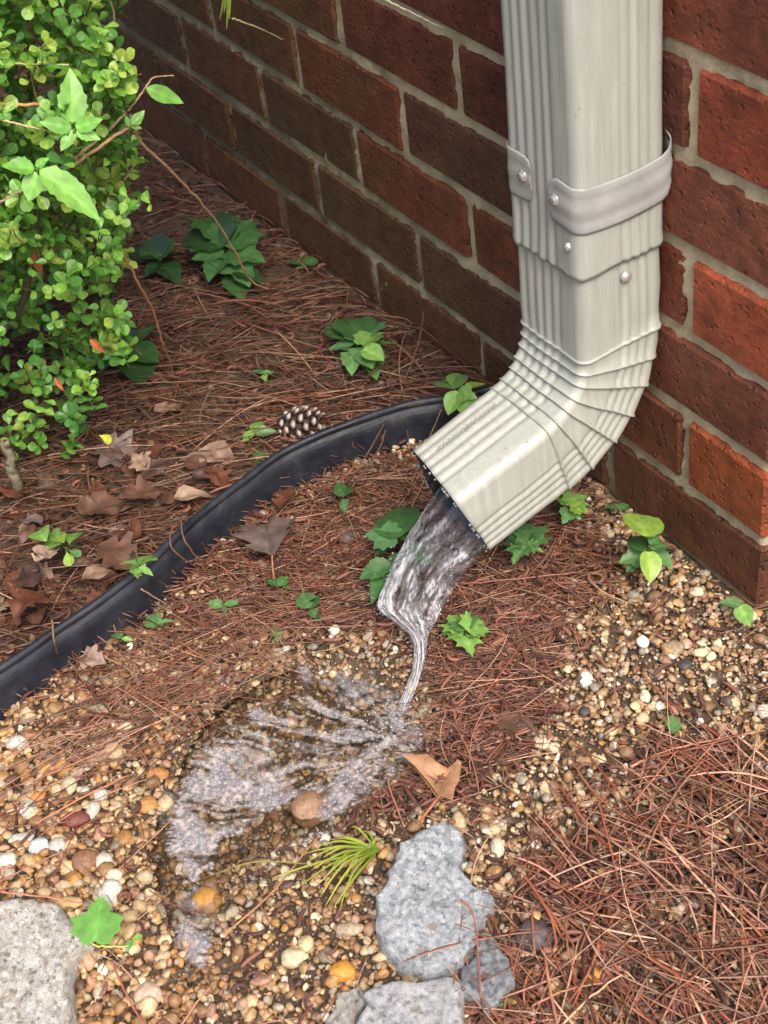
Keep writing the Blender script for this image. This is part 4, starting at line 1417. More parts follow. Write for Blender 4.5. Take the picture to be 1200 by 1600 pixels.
plant('seedling', 'shadowy dark green weed close to the right side of the bush', 'weed', (250, 430), [
    (250, 400, 218, 378, .03, 'round', 'deep'), (250, 400, 240, 372, .03, 'round', 'dark'), (252, 404, 284, 396, .03, 'round', 'deep'), (250, 410, 226, 430, .02, 'round', 'deep'), (254, 412, 280, 440, .02, 'serr', 'deep'), (250, 405, 262, 385, .03, 'serr', 'dark')])
plant('seedling', 'broad dark leaves low down under the right side of the bush', 'weed', (205, 590), [
    (208, 540, 240, 505, .03, 'round', 'dark'), (208, 545, 248, 565, .03, 'round', 'deep'), (204, 550, 150, 580, .03, 'round', 'dark'), (206, 556, 222, 598, .02, 'round', 'deep'), (202, 545, 176, 522, .03, 'round', 'deep')])
plant('seedling', 'little yellow-green sprout with rounded leaves among the dead leaves at left', 'weed', (104, 890), [
    (100, 848, 88, 838, .05, 'box', 'yellow'), (72, 846, 60, 832, .04, 'box', 'yellow'), (72, 846, 58, 826, .045, 'box', 'bright'), (108, 850, 118, 832, .045, 'box', 'bright'), (104, 856, 124, 854, .04, 'box', 'mid'),
    (104, 862, 110, 884, .04, 'box', 'yellow'), (96, 850, 74, 840, .045, 'box', 'bright'), (108, 860, 126, 868, .035, 'box', 'mid')], wsc=1.1)
plant('seedling', 'small blue-green sprig on the straw right of the edging, above the clod', 'weed', (536, 790), [
    (536, 775, 526, 752, .02, 'ovate', 'dark'), (536, 776, 548, 756, .02, 'ovate', 'dark'), (536, 780, 540, 802, .014, 'ovate', 'blue')])
plant('seedling', 'tiny green sprout just below the grey-brown clod', 'weed', (516, 870), [
    (516, 864, 506, 856, .01, 'ovate', 'mid'), (516, 864, 526, 856, .01, 'serr', 'mid'), (516, 864, 518, 874, .008, 'ovate', 'dark')])
plant('seedling', 'tiny dark green sprout in the gravel above the foam', 'weed', (240, 1118), [
    (240, 1112, 230, 1102, .01, 'ovate', 'dark'), (240, 1112, 250, 1108, .01, 'ovate', 'mid')])
plant('seedling', 'single narrow green leaf standing in the right-hand gravel', 'weed', (1052, 1145), [
    (1052, 1145, 1050, 1115, .014, 'ovate', 'mid'), (1052, 1143, 1060, 1125, .014, 'ovate', 'blue')])
plant('seedling', 'small green sprout beside the dark concrete lump at the bottom', 'weed', (790, 1575), [
    (790, 1568, 778, 1580, .012, 'ovate', 'bright'), (790, 1567, 802, 1560, .012, 'ovate', 'mid'), (790, 1568, 788, 1552, .012, 'lance', 'mid')])
plant('seedling', 'little bright green sprig below the torn green leaf at lower left', 'weed', (205, 1478), [
    (205, 1468, 222, 1462, .012, 'box', 'bright'), (205, 1468, 198, 1488, .01, 'ovate', 'mid'), (205, 1468, 212, 1480, .01, 'ovate', 'bright')])
plant('seedling', 'thin trailing weed leaves behind the elbow at the foot of the wall', 'weed', (968, 800), [
    (966, 795, 945, 790, .015, 'ovate', 'dark'), (966, 795, 984, 788, .015, 'ovate', 'dark')])
# torn leaf lying on the gravel
V, F, sh = leaf_between(G(148, 1470, .020), G(158, 1398, .024), 'lobed', (0.1, -0.1, 1), 0.1, fold=.08, bend=.1, nz=.015, seed=41, wsc=1.05)
tag(wobj('fallen_leaf', V, F, M_LEAF, None, np.array(lin(116, 172, 84))[None] * sh[:, None]), 'flat torn bright green leaf lying on gravel beside the buff concrete', 'leaf')
V, F, sh = leaf_between(G(155, 680, .10), G(175, 690, .09), 'box', (0.3, -0.3, 1), 0.1, fold=.2, seed=42)
tag(wobj('fallen_leaf', V, F, M_LEAF, None, np.array(lin(200, 210, 80))[None] * sh[:, None]), 'single yellow leaf hanging free below the right side of the bush', 'leaf')

# dead leaves
DRY = {'tan': lin(172, 130, 96), 'brown': lin(100, 70, 54), 'dark': lin(74, 52, 44), 'pale': lin(150, 124, 104), 'grey': lin(112, 96, 90), 'rust': lin(104, 64, 46), 'pink': lin(168, 142, 128)}
DG = 'dead brown leaves on the ground'


def dead(a, b, h, kind, c, label, curl=0.04, fold=0.2, bend=0.2, roll=0.0, wsc=1.0, stalk=None, group=DG, up=(0.05, -0.1, 1)):
    _seed[0] += 1
    p0 = G(*a); g_ = float(T(p0[0], p0[1]))
    V, F, sh = leaf_between(G(*a, g_ + h), G(*b, g_ + h * .8), kind, up, roll, fold=fold, bend=bend, nz=curl, seed=_seed[0], wsc=wsc)
    V[:, 2] = np.maximum(V[:, 2], T(V[:, 0], V[:, 1]) + .001)
    if stalk:
        t = thing('dead_leaf', label, 'dead leaf', V[0], group)
        wobj('blade', V, F, M_DRY, t, np.array(DRY[c])[None] * (2 - sh[:, None]))
        A_ = G(*a, g_ + h); B_ = G(*stalk, g_ + h * .5)
        v_, f_ = tube(spline([A_, (A_ + B_) / 2 + (0, 0, .002), B_], 6), [.0009] * 5 + [.0013], 5)
        wobj('stalk', v_, f_, M_BARK, t, np.array(lin(170, 110, 80))[None].repeat(len(v_), 0))
        return t
    o = wobj('dead_leaf', V, F, M_DRY, None, np.array(DRY[c])[None] * (2 - sh[:, None]))
    return tag(o, label, 'dead leaf', group)


# the tan leaf by the puddle: built from its own outline
def flat_leaf(px, h, c, name, label, veins_to, stalk):
    pts = np.array([G(x, y, h) for x, y in px]); n = len(pts)
    cen = pts.mean(0)
    rings = [cen + (pts - cen) * s_ for s_ in (.35, .7, 1.0)]
    V = np.vstack([[cen]] + rings)
    V[:, 2] += 0.0035 * np.sin(V[:, 0] * 190) * np.cos(V[:, 1] * 160 + 1) + 0.006 * np.clip(np.linalg.norm(V[:, :2] - cen[:2], axis=1) / .03, 0, 1) ** 2
    j = np.arange(n); k = (j + 1) % n
    F3 = np.stack([np.zeros(n, int), 1 + j, 1 + k], -1)
    F4 = np.vstack([np.stack([1 + a * n + j, 1 + (a + 1) * n + j, 1 + (a + 1) * n + k, 1 + a * n + k], -1) for a in (0, 1)])
    t = thing(name, label, 'dead leaf', (*cen[:2], h), DG)
    shade = RNG.uniform(.9, 1.08, len(V))
    wobj('blade', V, [F3, F4], M_DRY, t, np.array(DRY[c])[None] * shade[:, None])
    vs = []
    A_ = G(*stalk[0], h + .003)
    for q in veins_to:
        vs.append(tube(spline([A_, (A_ + G(*q, h + .004)) / 2 + (0, 0, .0012), G(*q, h + .004)], 5), [.0006, .0005, .0005, .0004, .0002], 4))
    v_, f_ = merge(vs)
    wobj('veins', v_, f_, M_DRY, t, np.array(DRY['tan'])[None].repeat(len(v_), 0) * .8)
    v_, f_ = tube(spline([A_, G(*stalk[1], h + .001), G(*stalk[2], h - .002)], 6), .0012, 5)
    wobj('stalk', v_, f_, M_BARK, t, np.array(lin(176, 106, 80))[None].repeat(len(v_), 0))
    return t


flat_leaf([(628, 1188), (645, 1184), (668, 1184), (684, 1194), (700, 1202), (716, 1194), (722, 1198), (718, 1222), (712, 1238), (708, 1256), (696, 1252), (685, 1246), (676, 1232), (662, 1214), (648, 1200)],
          0.018, 'tan', 'dead_leaf', 'flat tan pointed dead leaf with stalk lying between the foam and the big concrete lump', [(640, 1190), (705, 1205), (700, 1235)], [(684, 1247), (668, 1268), (655, 1284)])
dead((425, 868), (412, 800), .034, 'oak', 'grey', 'grey-brown curled dead leaf against the gravel side of the edging', .06, .3, .3, wsc=1.1, stalk=(428, 905))
dead((438, 790), (455, 757), .02, 'serr', 'rust', 'small reddish brown dead leaf just above the grey-brown one at the edging', .05, .3)
dead((165, 1035), (118, 1025), .016, 'oak', 'pink', 'pale pinkish dead leaf leaning on the lower part of the edging', .06, .3, .2)
dead((365, 712), (280, 712), .015, 'ovate', 'pale', 'pale curled dead leaf on the straw above the edging', .07, .3, .2)
dead((270, 778), (330, 770), .03, 'ovate', 'pale', 'light dead leaf pressed on the edging bead, left of the pale curled one', .07, .35, .2)
dead((150, 695), (215, 720), .02, 'oak', 'grey', 'grey-purple dead leaf just under the right side of the bush', .06, .35, .3, wsc=1.2)
dead((120, 792), (205, 790), .03, 'serr', 'brown', 'broad brown dead leaf behind the yellow-green sprout', .05)
dead((150, 850), (215, 880), .04, 'oak', 'brown', 'brown dead leaf reaching down to the three-leaved seedling at the edging', .05, wsc=1.2)
dead((128, 905), (178, 885), .045, 'ovate', 'pale', 'narrow pale dead leaf in the pile left of the three-leaved seedling', .05)
dead((20, 960), (70, 920), .045, 'oak', 'rust', 'crumpled rust-brown dead leaf at the left edge just above the edging', .08, .4, .4, wsc=1.3)
dead((60, 880), (95, 850), .045, 'serr', 'pink', 'light brown folded dead leaf left of the yellow-green sprout', .08, .4)
dead((190, 775), (255, 765), .03, 'oak', 'brown', 'brown dead leaf next to the edging, upper end of the leaf pile', .06, .3, wsc=1.1)
dead((300, 745), (350, 735), .02, 'serr', 'dark', 'dark reddish dead leaf at the bead of the edging in the straw', .06)
dead((240, 640), (290, 632), .012, 'ovate', 'pale', 'small whitish dead leaf in the straw bed right of the bush', .05)
dead((770, 1120), (835, 1140), .012, 'oak', 'brown', 'flat dull brown dead leaf between the lone cream pebble and the right gravel', .03, .1, .05)
dead((262, 720), (215, 748), .02, 'serr', 'dark', 'dark brown dead leaf in the straw left of the pale curled one', .06)
rp = random.Random(11)
LAB = 'crumpled dull brown dead leaf buried in the leaf litter behind the lower edging'
SPOTS = [((100, 850), 'the little yellow-green sprout'), ((215, 885), 'the three-leaved seedling'), ((25, 740), 'the thick bush stem'), ((5, 880), 'the left edge of the picture'), ((40, 1000), 'the lowest visible edging'),
         ((290, 800), 'the upper bend of the edging'), ((100, 735), 'the lowest bush leaves'), ((180, 700), 'the yellow hanging leaf'), ((130, 950), 'the edging below the leaf pile'), ((320, 715), 'the pale curled leaf')]
CW = {'brown': 'plain brown', 'dark': 'dark brown', 'rust': 'rust-coloured', 'grey': 'greyish', 'pale': 'pale buff'}
KW = {'oak': 'lobed', 'serr': 'broad toothed', 'ovate': 'narrow oval'}
for q in range(62):
    while True:
        x, y = rp.uniform(-40, 330), rp.uniform(690, 1010)
        p = G(x, y, .03)
        if inpoly(p[None, :2], BEHIND)[0] and dist_poly(p[None, :2], EDGE)[0] > 0.02 and rp.random() < (1.0 if x < 250 else .4): break
    a_ = rp.uniform(0, 6.28); L_ = rp.uniform(26, 48)
    kd, cl = rp.choice(['oak', 'serr', 'ovate', 'oak']), rp.choice(['brown', 'dark', 'brown', 'rust', 'grey', 'pale', 'brown'])
    near = min(SPOTS, key=lambda t_: math.hypot(t_[0][0] - x, t_[0][1] - y))[1]
    LAB = '%s %s dead leaf in the litter nearest %s' % (CW[cl], KW[kd], near)
    dead((x, y), (x + L_ * math.cos(a_), y + L_ * .75 * math.sin(a_)), rp.uniform(.004, .026), kd, cl, LAB,
         rp.uniform(.04, .10), rp.uniform(.1, .5), rp.uniform(0, .5), rp.uniform(-.5, .5), 1.2, group='dead leaves in the litter behind the edging', up=(rp.uniform(-.5, .5), rp.uniform(-.5, .5), 1))

# ------------------------------------------------------------------ pine cone
def cone_thing(px, py, L, r, label, tipc, basec, h, ang, name='pine_cone', nscale=44):
    c = G(px, py, h)
    t = thing(name, label, 'pine cone', c)
    ax = np.array([math.cos(ang), math.sin(ang), 0.08]); ax /= np.linalg.norm(ax)
    U = np.cross(ax, [0, 0, 1.]); U /= np.linalg.norm(U); W = np.cross(U, ax)
    ts = np.linspace(-.5, .5, 10)
    V, F = tube([c + ax * L * q for q in ts], [r * .55 * math.sqrt(max(.05, 1 - (2 * q) ** 2)) for q in ts], 10)
    wobj('core', V, F, M_BARK, t, np.array(basec)[None].repeat(len(V), 0))
    sv = np.array([[0, -.35, 0], [0, .35, 0], [.7, .55, .12], [1.0, .3, .30], [1.0, -.3, .30], [.7, -.55, .12], [.85, 0, .42], [.6, 0, -.10], [1.0, 0, .12]])
    sf = [np.array([[0, 6, 1], [1, 6, 2], [2, 6, 3], [3, 6, 4], [4, 6, 5], [5, 6, 0], [1, 2, 7], [2, 3, 8], [3, 4, 8], [4, 5, 8], [5, 0, 7], [0, 1, 7], [2, 8, 7], [8, 5, 7]])]
    col = np.array([basec, basec, basec, tipc, tipc, basec, tipc, basec, tipc])
    me = mesh_np('scale', sv * L * 0.19, sf, col, False, M_BARK)
    for q in range(nscale):
        f = (q + .5) / nscale
        th = q * 2.39996; s_ = -.47 + f * .92
        rad = r * .5 * math.sqrt(max(.06, 1 - (2 * s_) ** 2))
        nrm = U * math.cos(th) + W * math.sin(th)
        x = nrm * .80 + ax * (.55 + .5 * max(0, s_)); x /= np.linalg.norm(x)
        y = np.cross(ax, nrm); y /= np.linalg.norm(y)
        z_ = np.cross(x, y)
        o = link('scale', me, t, tuple(ax * L * s_ + nrm * rad))
        o.rotation_euler = Matrix(np.column_stack([x, y, z_])).to_euler()
        k = 0.75 + .5 * math.sqrt(max(0, 1 - (2 * s_) ** 2)) * .8
        o.scale = (k, k, k)
    return t


cone_thing(465, 664, .046, .024, 'open pine cone with pale-tipped scales on the straw just above the black edging', lin(196, 184, 176), lin(58, 42, 36), .034, math.radians(50))
o = pebble(482, 1266, 60, 50, lin(150, 118, 92), 'rough crumbly brown lump at the lower edge of the foam', 0, 0.010, 1.0, 'clod', .30)
o['category'] = 'clod'; del o['group']

# ------------------------------------------------------------------ grass
def blades(name, label, cat, base_px, tips, h0, h1, c0, c1, wd=0.0011, loc=None, group=None):
    p = G(*base_px, h0) if loc is None else loc
    t = thing(name, label, cat, p)
    for q, (x, y) in enumerate(tips):
        r = random.Random(q * 7 + int(x))
        b = (G(x, y, h1 * r.uniform(.4, 1)) if loc is None else at_dist(x, y, np.linalg.norm(np.array(loc) - CAM)))
        a = np.array(p) + np.array([r.uniform(-.002, .002), r.uniform(-.002, .002), 0])
        m_ = (a + b) / 2 + np.array([r.uniform(-.004, .004), r.uniform(-.004, .004), r.uniform(.004, .012) if loc is None else 0])
        C_ = spline([a, m_, b], 9)
        D = np.gradient(C_, axis=0); D /= np.linalg.norm(D, axis=1)[:, None]
        Sd = np.cross(D, [0, 0, 1.0]) if abs(D[:, 2]).mean() < .7 else np.cross(D, [1., 0, 0])
        Sd /= np.linalg.norm(Sd, axis=1)[:, None]
        w_ = wd * r.uniform(.7, 1.1) * np.array([.6, 1, 1, 1, .9, .8, .6, .4, .08])
        V = np.vstack([C_ + Sd * w_[:, None], C_ + np.array([0, 0, -.0004]), C_ - Sd * w_[:, None]])
        n = 9
        i = np.arange(n - 1)
        F = np.vstack([np.stack([i, i + 1, i + n + 1, i + n], -1), np.stack([i + n, i + n + 1, i + 2 * n + 1, i + 2 * n], -1)])
        col = np.array(c0) * (1 - np.linspace(0, 1, n)[:, None]) + np.array(c1) * np.linspace(0, 1, n)[:, None]
        wobj('blade', V, F, M_LEAF, t, np.tile(col, (3, 1)) * r.uniform(.8, 1.15))
    return t


blades('grass_tuft', 'small tuft of yellow-green grass fanning left beside the big concrete lump', 'grass tuft', (588, 1328),
       [(470, 1335), (478, 1348), (486, 1360), (494, 1385), (500, 1402), (508, 1416), (520, 1420), (530, 1424), (505, 1340), (498, 1322), (515, 1312), (548, 1292), (530, 1305), (560, 1300), (425, 1372), (540, 1372), (600, 1310), (510, 1370), (470, 1384)],
       0.012, 0.026, lin(110, 140, 40), lin(196, 204, 84))
blades('grass_sprig', 'long single grass blade bending over the gravel below the foam', 'grass', (480, 1352), [(318, 1372)], .02, .02, lin(120, 130, 60), lin(180, 160, 90), .0008)

# ------------------------------------------------------------------ twigs, stalks, loose needles
def strand(pts, r0, r1, c, label, cat='twig', name='twig', group=None, n=24, sides=6, mat=None):
    C_ = spline(pts, n)
    rn = np.random.default_rng(int(abs(pts[0][0]) * 1e5) % 9999)
    C_[1:-1] += rn.normal(0, r0 * .25, (n - 2, 3))
    V, F = tube(C_, np.linspace(r0, r1, n), sides)
    o = wobj(name, V, F, mat or M_BARK, None, np.array(c)[None].repeat(len(V), 0))
    return tag(o, label, cat, group)


TW = lin(176, 140, 104)
D1 = 1.33
strand([at_dist(98, 268, 1.31), at_dist(150, 234, 1.30), at_dist(204, 200, 1.31), at_dist(222, 225, 1.33), at_dist(268, 268, 1.38), at_dist(310, 312, 1.44), at_dist(345, 355, 1.50), at_dist(372, 402, 1.55), at_dist(392, 438, 1.59), at_dist(420, 452, 1.62)],
       .0017, .0008, TW, 'long tan vine stem arching out of the bush down to the straw', n=60)
strand([at_dist(40, 300, 1.33), at_dist(118, 246, 1.32), at_dist(165, 208, 1.32), at_dist(200, 172, 1.33), at_dist(222, 145, 1.34), at_dist(240, 122, 1.35), at_dist(272, 119, 1.37)],
       .0014, .0007, lin(180, 150, 120), 'brown twig poking up and right from the bush, bearing one narrow leaf', n=40)
strand([at_dist(193, 398, 1.42), at_dist(215, 440, 1.44), at_dist(240, 488, 1.48), at_dist(252, 530, 1.51), at_dist(264, 560, 1.54), at_dist(272, 585, 1.57)],
       .0014, .0008, lin(150, 104, 82), 'thin reddish twig hanging down from the right side of the bush', n=36)
strand([at_dist(0, 162, 1.27), at_dist(40, 164, 1.27), at_dist(78, 160, 1.27)], .0016, .0012, lin(196, 140, 96), 'short orange-brown stem crossing the bush behind the upper creeper leaf')
strand([at_dist(0, 186, 1.26), at_dist(45, 198, 1.26), at_dist(90, 208, 1.27)], .0010, .0006, lin(200, 180, 140), 'thin pale stem crossing the bush below the orange-brown one')
strand([at_dist(0, 98, 1.27), at_dist(50, 100, 1.27), at_dist(108, 101, 1.27)], .0009, .0006, lin(180, 190, 130), 'thin straight straw across the top left of the bush')
strand([at_dist(0, 316, 1.27), at_dist(18, 306, 1.27), at_dist(42, 294, 1.27)], .0010, .0008, lin(170, 150, 120), 'short stem running from the left edge to the lower creeper leaves')
strand([at_dist(160, 52, 1.33), at_dist(166, 100, 1.33), at_dist(180, 118, 1.33), at_dist(198, 128, 1.33)], .0009, .0006, lin(170, 160, 130), 'curly pale tendril at the upper right of the bush')
strand([at_dist(172, 0, 1.33), at_dist(178, 30, 1.33), at_dist(163, 52, 1.33)], .0011, .0007, lin(150, 140, 110), 'short grey twig at the very top of the bush')
strand([G(535, 762, 0.01), G(566, 722, .06) + (0, 0, 0), at(640, 580, 1, -.05), at(668, 500, 1, -.015), at(690, 462, 1, -.004)][:2] + [at(622, 620, 1, -.085), at(655, 530, 1, -.03), at(662, 484, 1, -.006)],
       .0010, .0006, lin(112, 84, 66), 'thin bare stalk leaning from the edging up against the brick wall', n=30)
strand([G(545, 768, .006), G(590, 706, .05), G(602, 672, .075)], .0009, .0006, lin(120, 92, 74), 'short stalk leaning over the black edging, left one of the leaning stalks')
strand([G(640, 762, .008), G(668, 690, .05), G(690, 640, .08)], .0008, .0006, lin(130, 96, 78), 'short stalk leaning over the edging beside the open end of the downspout')
strand([G(270, 820, .066), G(266, 850, .062), G(285, 872, .045), G(308, 886, .02)], .0008, .0006, lin(120, 84, 62), 'bent pine needle hooked over the edging bead, right of the three-leaved seedling')
strand([G(282, 812, .066), G(288, 842, .062), G(305, 868, .04), G(322, 884, .015)], .0008, .0006, lin(120, 88, 66), 'second bent needle over the edging, parallel to the hooked one')
strand([G(82, 968, .066), G(84, 1000, .060), G(90, 1022, .03), G(98, 1040, .008)], .0009, .0006, lin(130, 104, 80), 'pale needle draped over the lower part of the black edging')
strand([G(220, 920, .058), G(262, 945, .03)], .0008, .0006, lin(150, 120, 96), 'short straight needle lying across the face of the edging below the three-leaved seedling', n=8)
strand([at_dist(362, 28, 1.60), at_dist(405, 44, 1.62), at_dist(450, 66, 1.66)], .0010, .0006, lin(196, 186, 140), 'short pale dry stalk hanging in front of the wall at the top')
strand([at_dist(596, -4, 1.34), at_dist(660, 28, 1.35), at_dist(726, 58, 1.37)], .0009, .0007, lin(226, 216, 186), 'long straight pale straw in front of the wall left of the downspout')
strand([G(0, 720 + 0, .05) * 0 + G(8, 690, .09), G(22, 740, .05), G(34, 790, .0)], .0045, .0060, lin(122, 116, 92), 'thick grey bush stem base standing in the litter at the left edge', 'stem', 'bare_stem')
ND = 'long pine needles lying on top'
for (pts, c, lab) in [
    ([(985, 1198), (1060, 1168), (1192, 1142)], lin(196, 136, 104), 'long stout needle crossing the right gravel, slanting up to the right edge'),
    ([(884, 1392), (960, 1360), (1030, 1346), (1110, 1360)], lin(186, 128, 104), 'curved needle arching over the catkins in the lower right straw'),
    ([(880, 1600), (920, 1560), (972, 1522)], lin(206, 160, 130), 'pale needle slanting at the bottom, right of the dark concrete'),
    ([(832, 1572), (880, 1548), (942, 1536)], lin(176, 118, 92), 'reddish needle above the pale slanting one at the bottom'),
    ([(605, 1214), (612, 1240), (632, 1292)], lin(180, 124, 98), 'short needle running down to the top of the big concrete lump'),
    ([(720, 1405), (742, 1440), (752, 1560)], lin(150, 96, 76), 'needle draped over the joint between the two grey concrete lumps'),
    ([(60, 1285), (130, 1245), (200, 1212)], lin(190, 124, 92), 'thick reddish needle bundle lying above the white pebbles at left'),
    ([(175, 1500), (200, 1560), (230, 1610)], lin(176, 106, 84), 'reddish needle pointing down to the bottom edge right of the buff concrete'),
    ([(280, 1605), (305, 1570), (330, 1540)], lin(186, 130, 100), 'straight tan needle at the bottom near the end of the foam trail'),
    ([(720, 912), (800, 905), (905, 894)], lin(150, 96, 80), 'long horizontal needle behind the water under the downspout'),
    ([(965, 1105), (960, 1060), (975, 1010)], lin(160, 112, 84), 'upright-looking needle between mulch and the right gravel'),
    ([(350, 1460), (420, 1400), (470, 1340), (500, 1305)], lin(168, 124, 88), 'long brown needle running from the trail up to the stubby cone'),
    ([(0, 1393), (60, 1400), (130, 1412)], lin(184, 124, 100), 'reddish needle lying along the top of the buff concrete lump'),
    ([(130, 1455), (150, 1478), (200, 1478)], lin(196, 190, 100), 'thin yellowish stem curving from the buff concrete under the torn leaf'),
]:
    strand([G(x, y, float(T(*G(x, y)[:2])) + .016 + (.014 if 'draped' in lab or 'along the top' in lab else 0)) for x, y in pts], .0009, .0006, c, lab, 'pine needle', 'pine_needle', ND, 14, 5, M_NEEDLE)

# hanging green blades at the top of the picture
tp = at_dist(352, -40, 1.58)
blades('hanging_grass', 'green grass blades hanging into the top of the picture in front of the wall', 'grass', (0, 0),
       [(343, 32), (350, 20), (354, 46), (358, 30), (347, 10)], 0, 0, lin(120, 150, 60), lin(150, 175, 80), .0022, loc=tp)

# ------------------------------------------------------------------ bush
BUSH_PX = [(-700, -1300), (60, -1300), (260, -1000), (230, -420), (190, -60), (180, 0), (178, 60), (190, 120), (196, 190), (218, 240), (215, 300), (200, 350), (196, 420), (192, 480), (205, 530), (190, 560), (150, 590), (140, 640), (152, 680), (110, 712),  # tall growth above the frame is added to block sky light
           (60, 716), (20, 690), (0, 640), (-60, 620), (-700, 560)]
bush_base = np.array([-0.66, -0.50, 0.03])
bush = thing('bush', 'dense small-leaved evergreen bush with bright green oval leaves filling the upper left', 'bush', bush_base)
GAPS = [(60, 60, 16, 12), (150, 130, 12, 16), (40, 330, 16, 12), (110, 350, 12, 10), (170, 450, 12, 14), (60, 650, 18, 10), (175, 30, 10, 14), (38, 130, 34, 26), (18, 540, 26, 40), (0, 210, 22, 16), (96, 480, 18, 14), (70, 560, 22, 16), (130, 430, 14, 10), (20, 620, 20, 16), (155, 330, 14, 12)]
rs = random.Random(21)


def in_gap(p):
    return any(((p[0] - x) / rx) ** 2 + ((p[1] - y) / ry) ** 2 < 1 for x, y, rx, ry in GAPS)


tips = []
for q in range(90000):
    x, y = rs.uniform(-700, 260), rs.uniform(-1300, 725)
    if not inpoly(np.array([[x, y]]), BUSH_PX)[0]: continue
    d = ray(x, y); hu = np.hypot(d[0], d[1])
    lump = 0.030 * math.sin(x * .035 + 1) * math.cos(y * .028) + 0.022 * math.sin(x * .09 + y * .06)
    front = 1.175 + lump + 0.0002 * max(0, y - 400)
    dep = rs.random() ** 1.7 * 0.42
    if in_gap((x, y)) and dep < 0.20: continue
    p = CAM + d * ((front + dep) / hu)
    if p[2] < 0.03 or p[2] > 1.05 or p[1] > -0.05: continue
    if x < -150 or y < -150:
        if rs.random() < 0.72: continue
    tips.append((p, dep, x, y))
    if len(tips) >= 3300: break
trunk_c = np.array([-0.70, -0.50, 0.0])
LV = []           # leaf matrices
twv = []
view_back = -np.array([*(ray(60, 300)[:2] / np.linalg.norm(ray(60, 300)[:2])), 0])
GB = [lin(110, 164, 66), lin(94, 148, 60), lin(130, 180, 76), lin(80, 130, 60), lin(148, 190, 88), lin(100, 152, 70), lin(158, 184, 84)]
for (p, dep, x, y) in tips:
    axd = np.array([p[0] - trunk_c[0], p[1] - trunk_c[1], 0.25]); axd /= np.linalg.norm(axd)
    axd = axd * .5 + view_back * .35 + np.array([rs.gauss(0, .5), rs.gauss(0, .5), .55 + rs.gauss(0, .4)])
    axd /= np.linalg.norm(axd)
    Ls = rs.uniform(.018, .04)
    root = p - axd * Ls
    if rs.random() < .7:
        twv.append((*tube([root, (root + p) / 2 + np.array([rs.gauss(0, .001)] * 3), p], [.0008, .0007, .0005], 3, False),))
    u_ = np.cross(axd, [0.3, 0.2, 1.0]); u_ /= np.linalg.norm(u_); v_ = np.cross(axd, u_)
    npair = rs.choice([2, 3, 3, 4])
    th = rs.uniform(0, 6.28)
    tone = rs.choice(GB)
    for k in range(npair):
        bp_ = p - axd * Ls * (k / npair) * .9
        th += 1.57
        for s_ in (0, math.pi):
            out = u_ * math.cos(th + s_) + v_ * math.sin(th + s_)
            op = (0.9 if k == 0 else 0.55) + rs.uniform(-.15, .1)
            dirv = out + axd * op * .7; dirv /= np.linalg.norm(dirv)
            if rs.random() < .08: continue
            L_ = rs.uniform(.0088, .0165) * (0.8 if k == 0 else 1.0)
            LV.append((bp_, dirv, axd + np.array([0, 0, .3]), L_, tone, x, y, dep))
LK = [leaf_np('box', fold=f_, bend=b_, nz=.01, seed=s_, wsc=w_) for s_, (f_, b_, w_) in enumerate([(.30, .25, 1.0), (.22, .4, 1.1), (.40, .15, .95), (.15, .3, 1.15)])]


def leaf_R(dirv, up):
    y = np.cross(up, dirv); y /= np.linalg.norm(y) + 1e-9
    return np.column_stack([dirv, y, np.cross(dirv, y)])


def score(l):
    x, y, dep = l[5], l[6], l[7]
    return dep + (5 if (x < -5 or y < -5) else 0)


LV.sort(key=score)
variants = {}
for q, l in enumerate(LV[:298]):
    k = q % 4
    tone = GB[rs.randrange(7)]
    key = (k, tone)
    if key not in variants:
        V, F, sh = LK[k]
        variants[key] = mesh_np('leaf', V, F, np.array(tone)[None] * sh[:, None], True, M_LEAF)
    o = link('leaf', variants[key], bush, tuple(l[0] - bush_base))
    o.rotation_euler = Matrix(leaf_R(l[1], l[2])).to_euler()
    o.scale = (l[3],) * 3
parts = []
restL = LV[298:]
for k in range(4):
    sub = restL[k::4]
    V, F, sh = LK[k]
    n = len(sub)
    Rm = np.array([leaf_R(l[1], l[2]) for l in sub]); Ls = np.array([l[3] for l in sub]); Ps = np.array([l[0] for l in sub])
    cc_ = np.array([np.array(l[4]) * rs.uniform(.75, 1.15) for l in sub])
    VV = np.einsum('nij,vj->nvi', Rm, V) * Ls[:, None, None] + Ps[:, None]
    off = (np.arange(n) * len(V))[:, None, None]
    FF = [(f[None] + off).reshape(-1, f.shape[1]) for f in F]
    CC = (cc_[:, None] * sh[None, :, None]).reshape(-1, 3)
    parts.append((VV.reshape(-1, 3), FF, CC))
V, F, C_ = merge(parts)
fo = wobj('foliage', V, F, M_LEAF, bush, C_); fo['kind'] = 'stuff'
V, F = merge(twv)
wobj('twigs', V, F, M_BARK, bush, np.array(lin(104, 84, 60))[None].repeat(len(V), 0))['kind'] = 'stuff'
# stems
for q in range(11):
    a = np.array([-0.70 + rs.uniform(-.10, .09), -0.50 + rs.uniform(-.07, .06), 0.0])
    tgt = rs.choice([t_ for t_ in tips if t_[2] < 90])[0]
    tgt = np.array([tgt[0], tgt[1], rs.uniform(.35, .7)])
    m_ = (a + tgt) / 2 + np.array([rs.uniform(-.05, .05), rs.uniform(-.05, .05), 0])
    V, F = tube(spline([a, m_ * .5 + a * .5 + np.array([0, 0, .03]), m_, tgt], 22), np.linspace(.0055, .0015, 22), 6)
    wobj('branch', V, F, M_BARK, bush, np.array(lin(104, 92, 72))[None].repeat(len(V), 0))
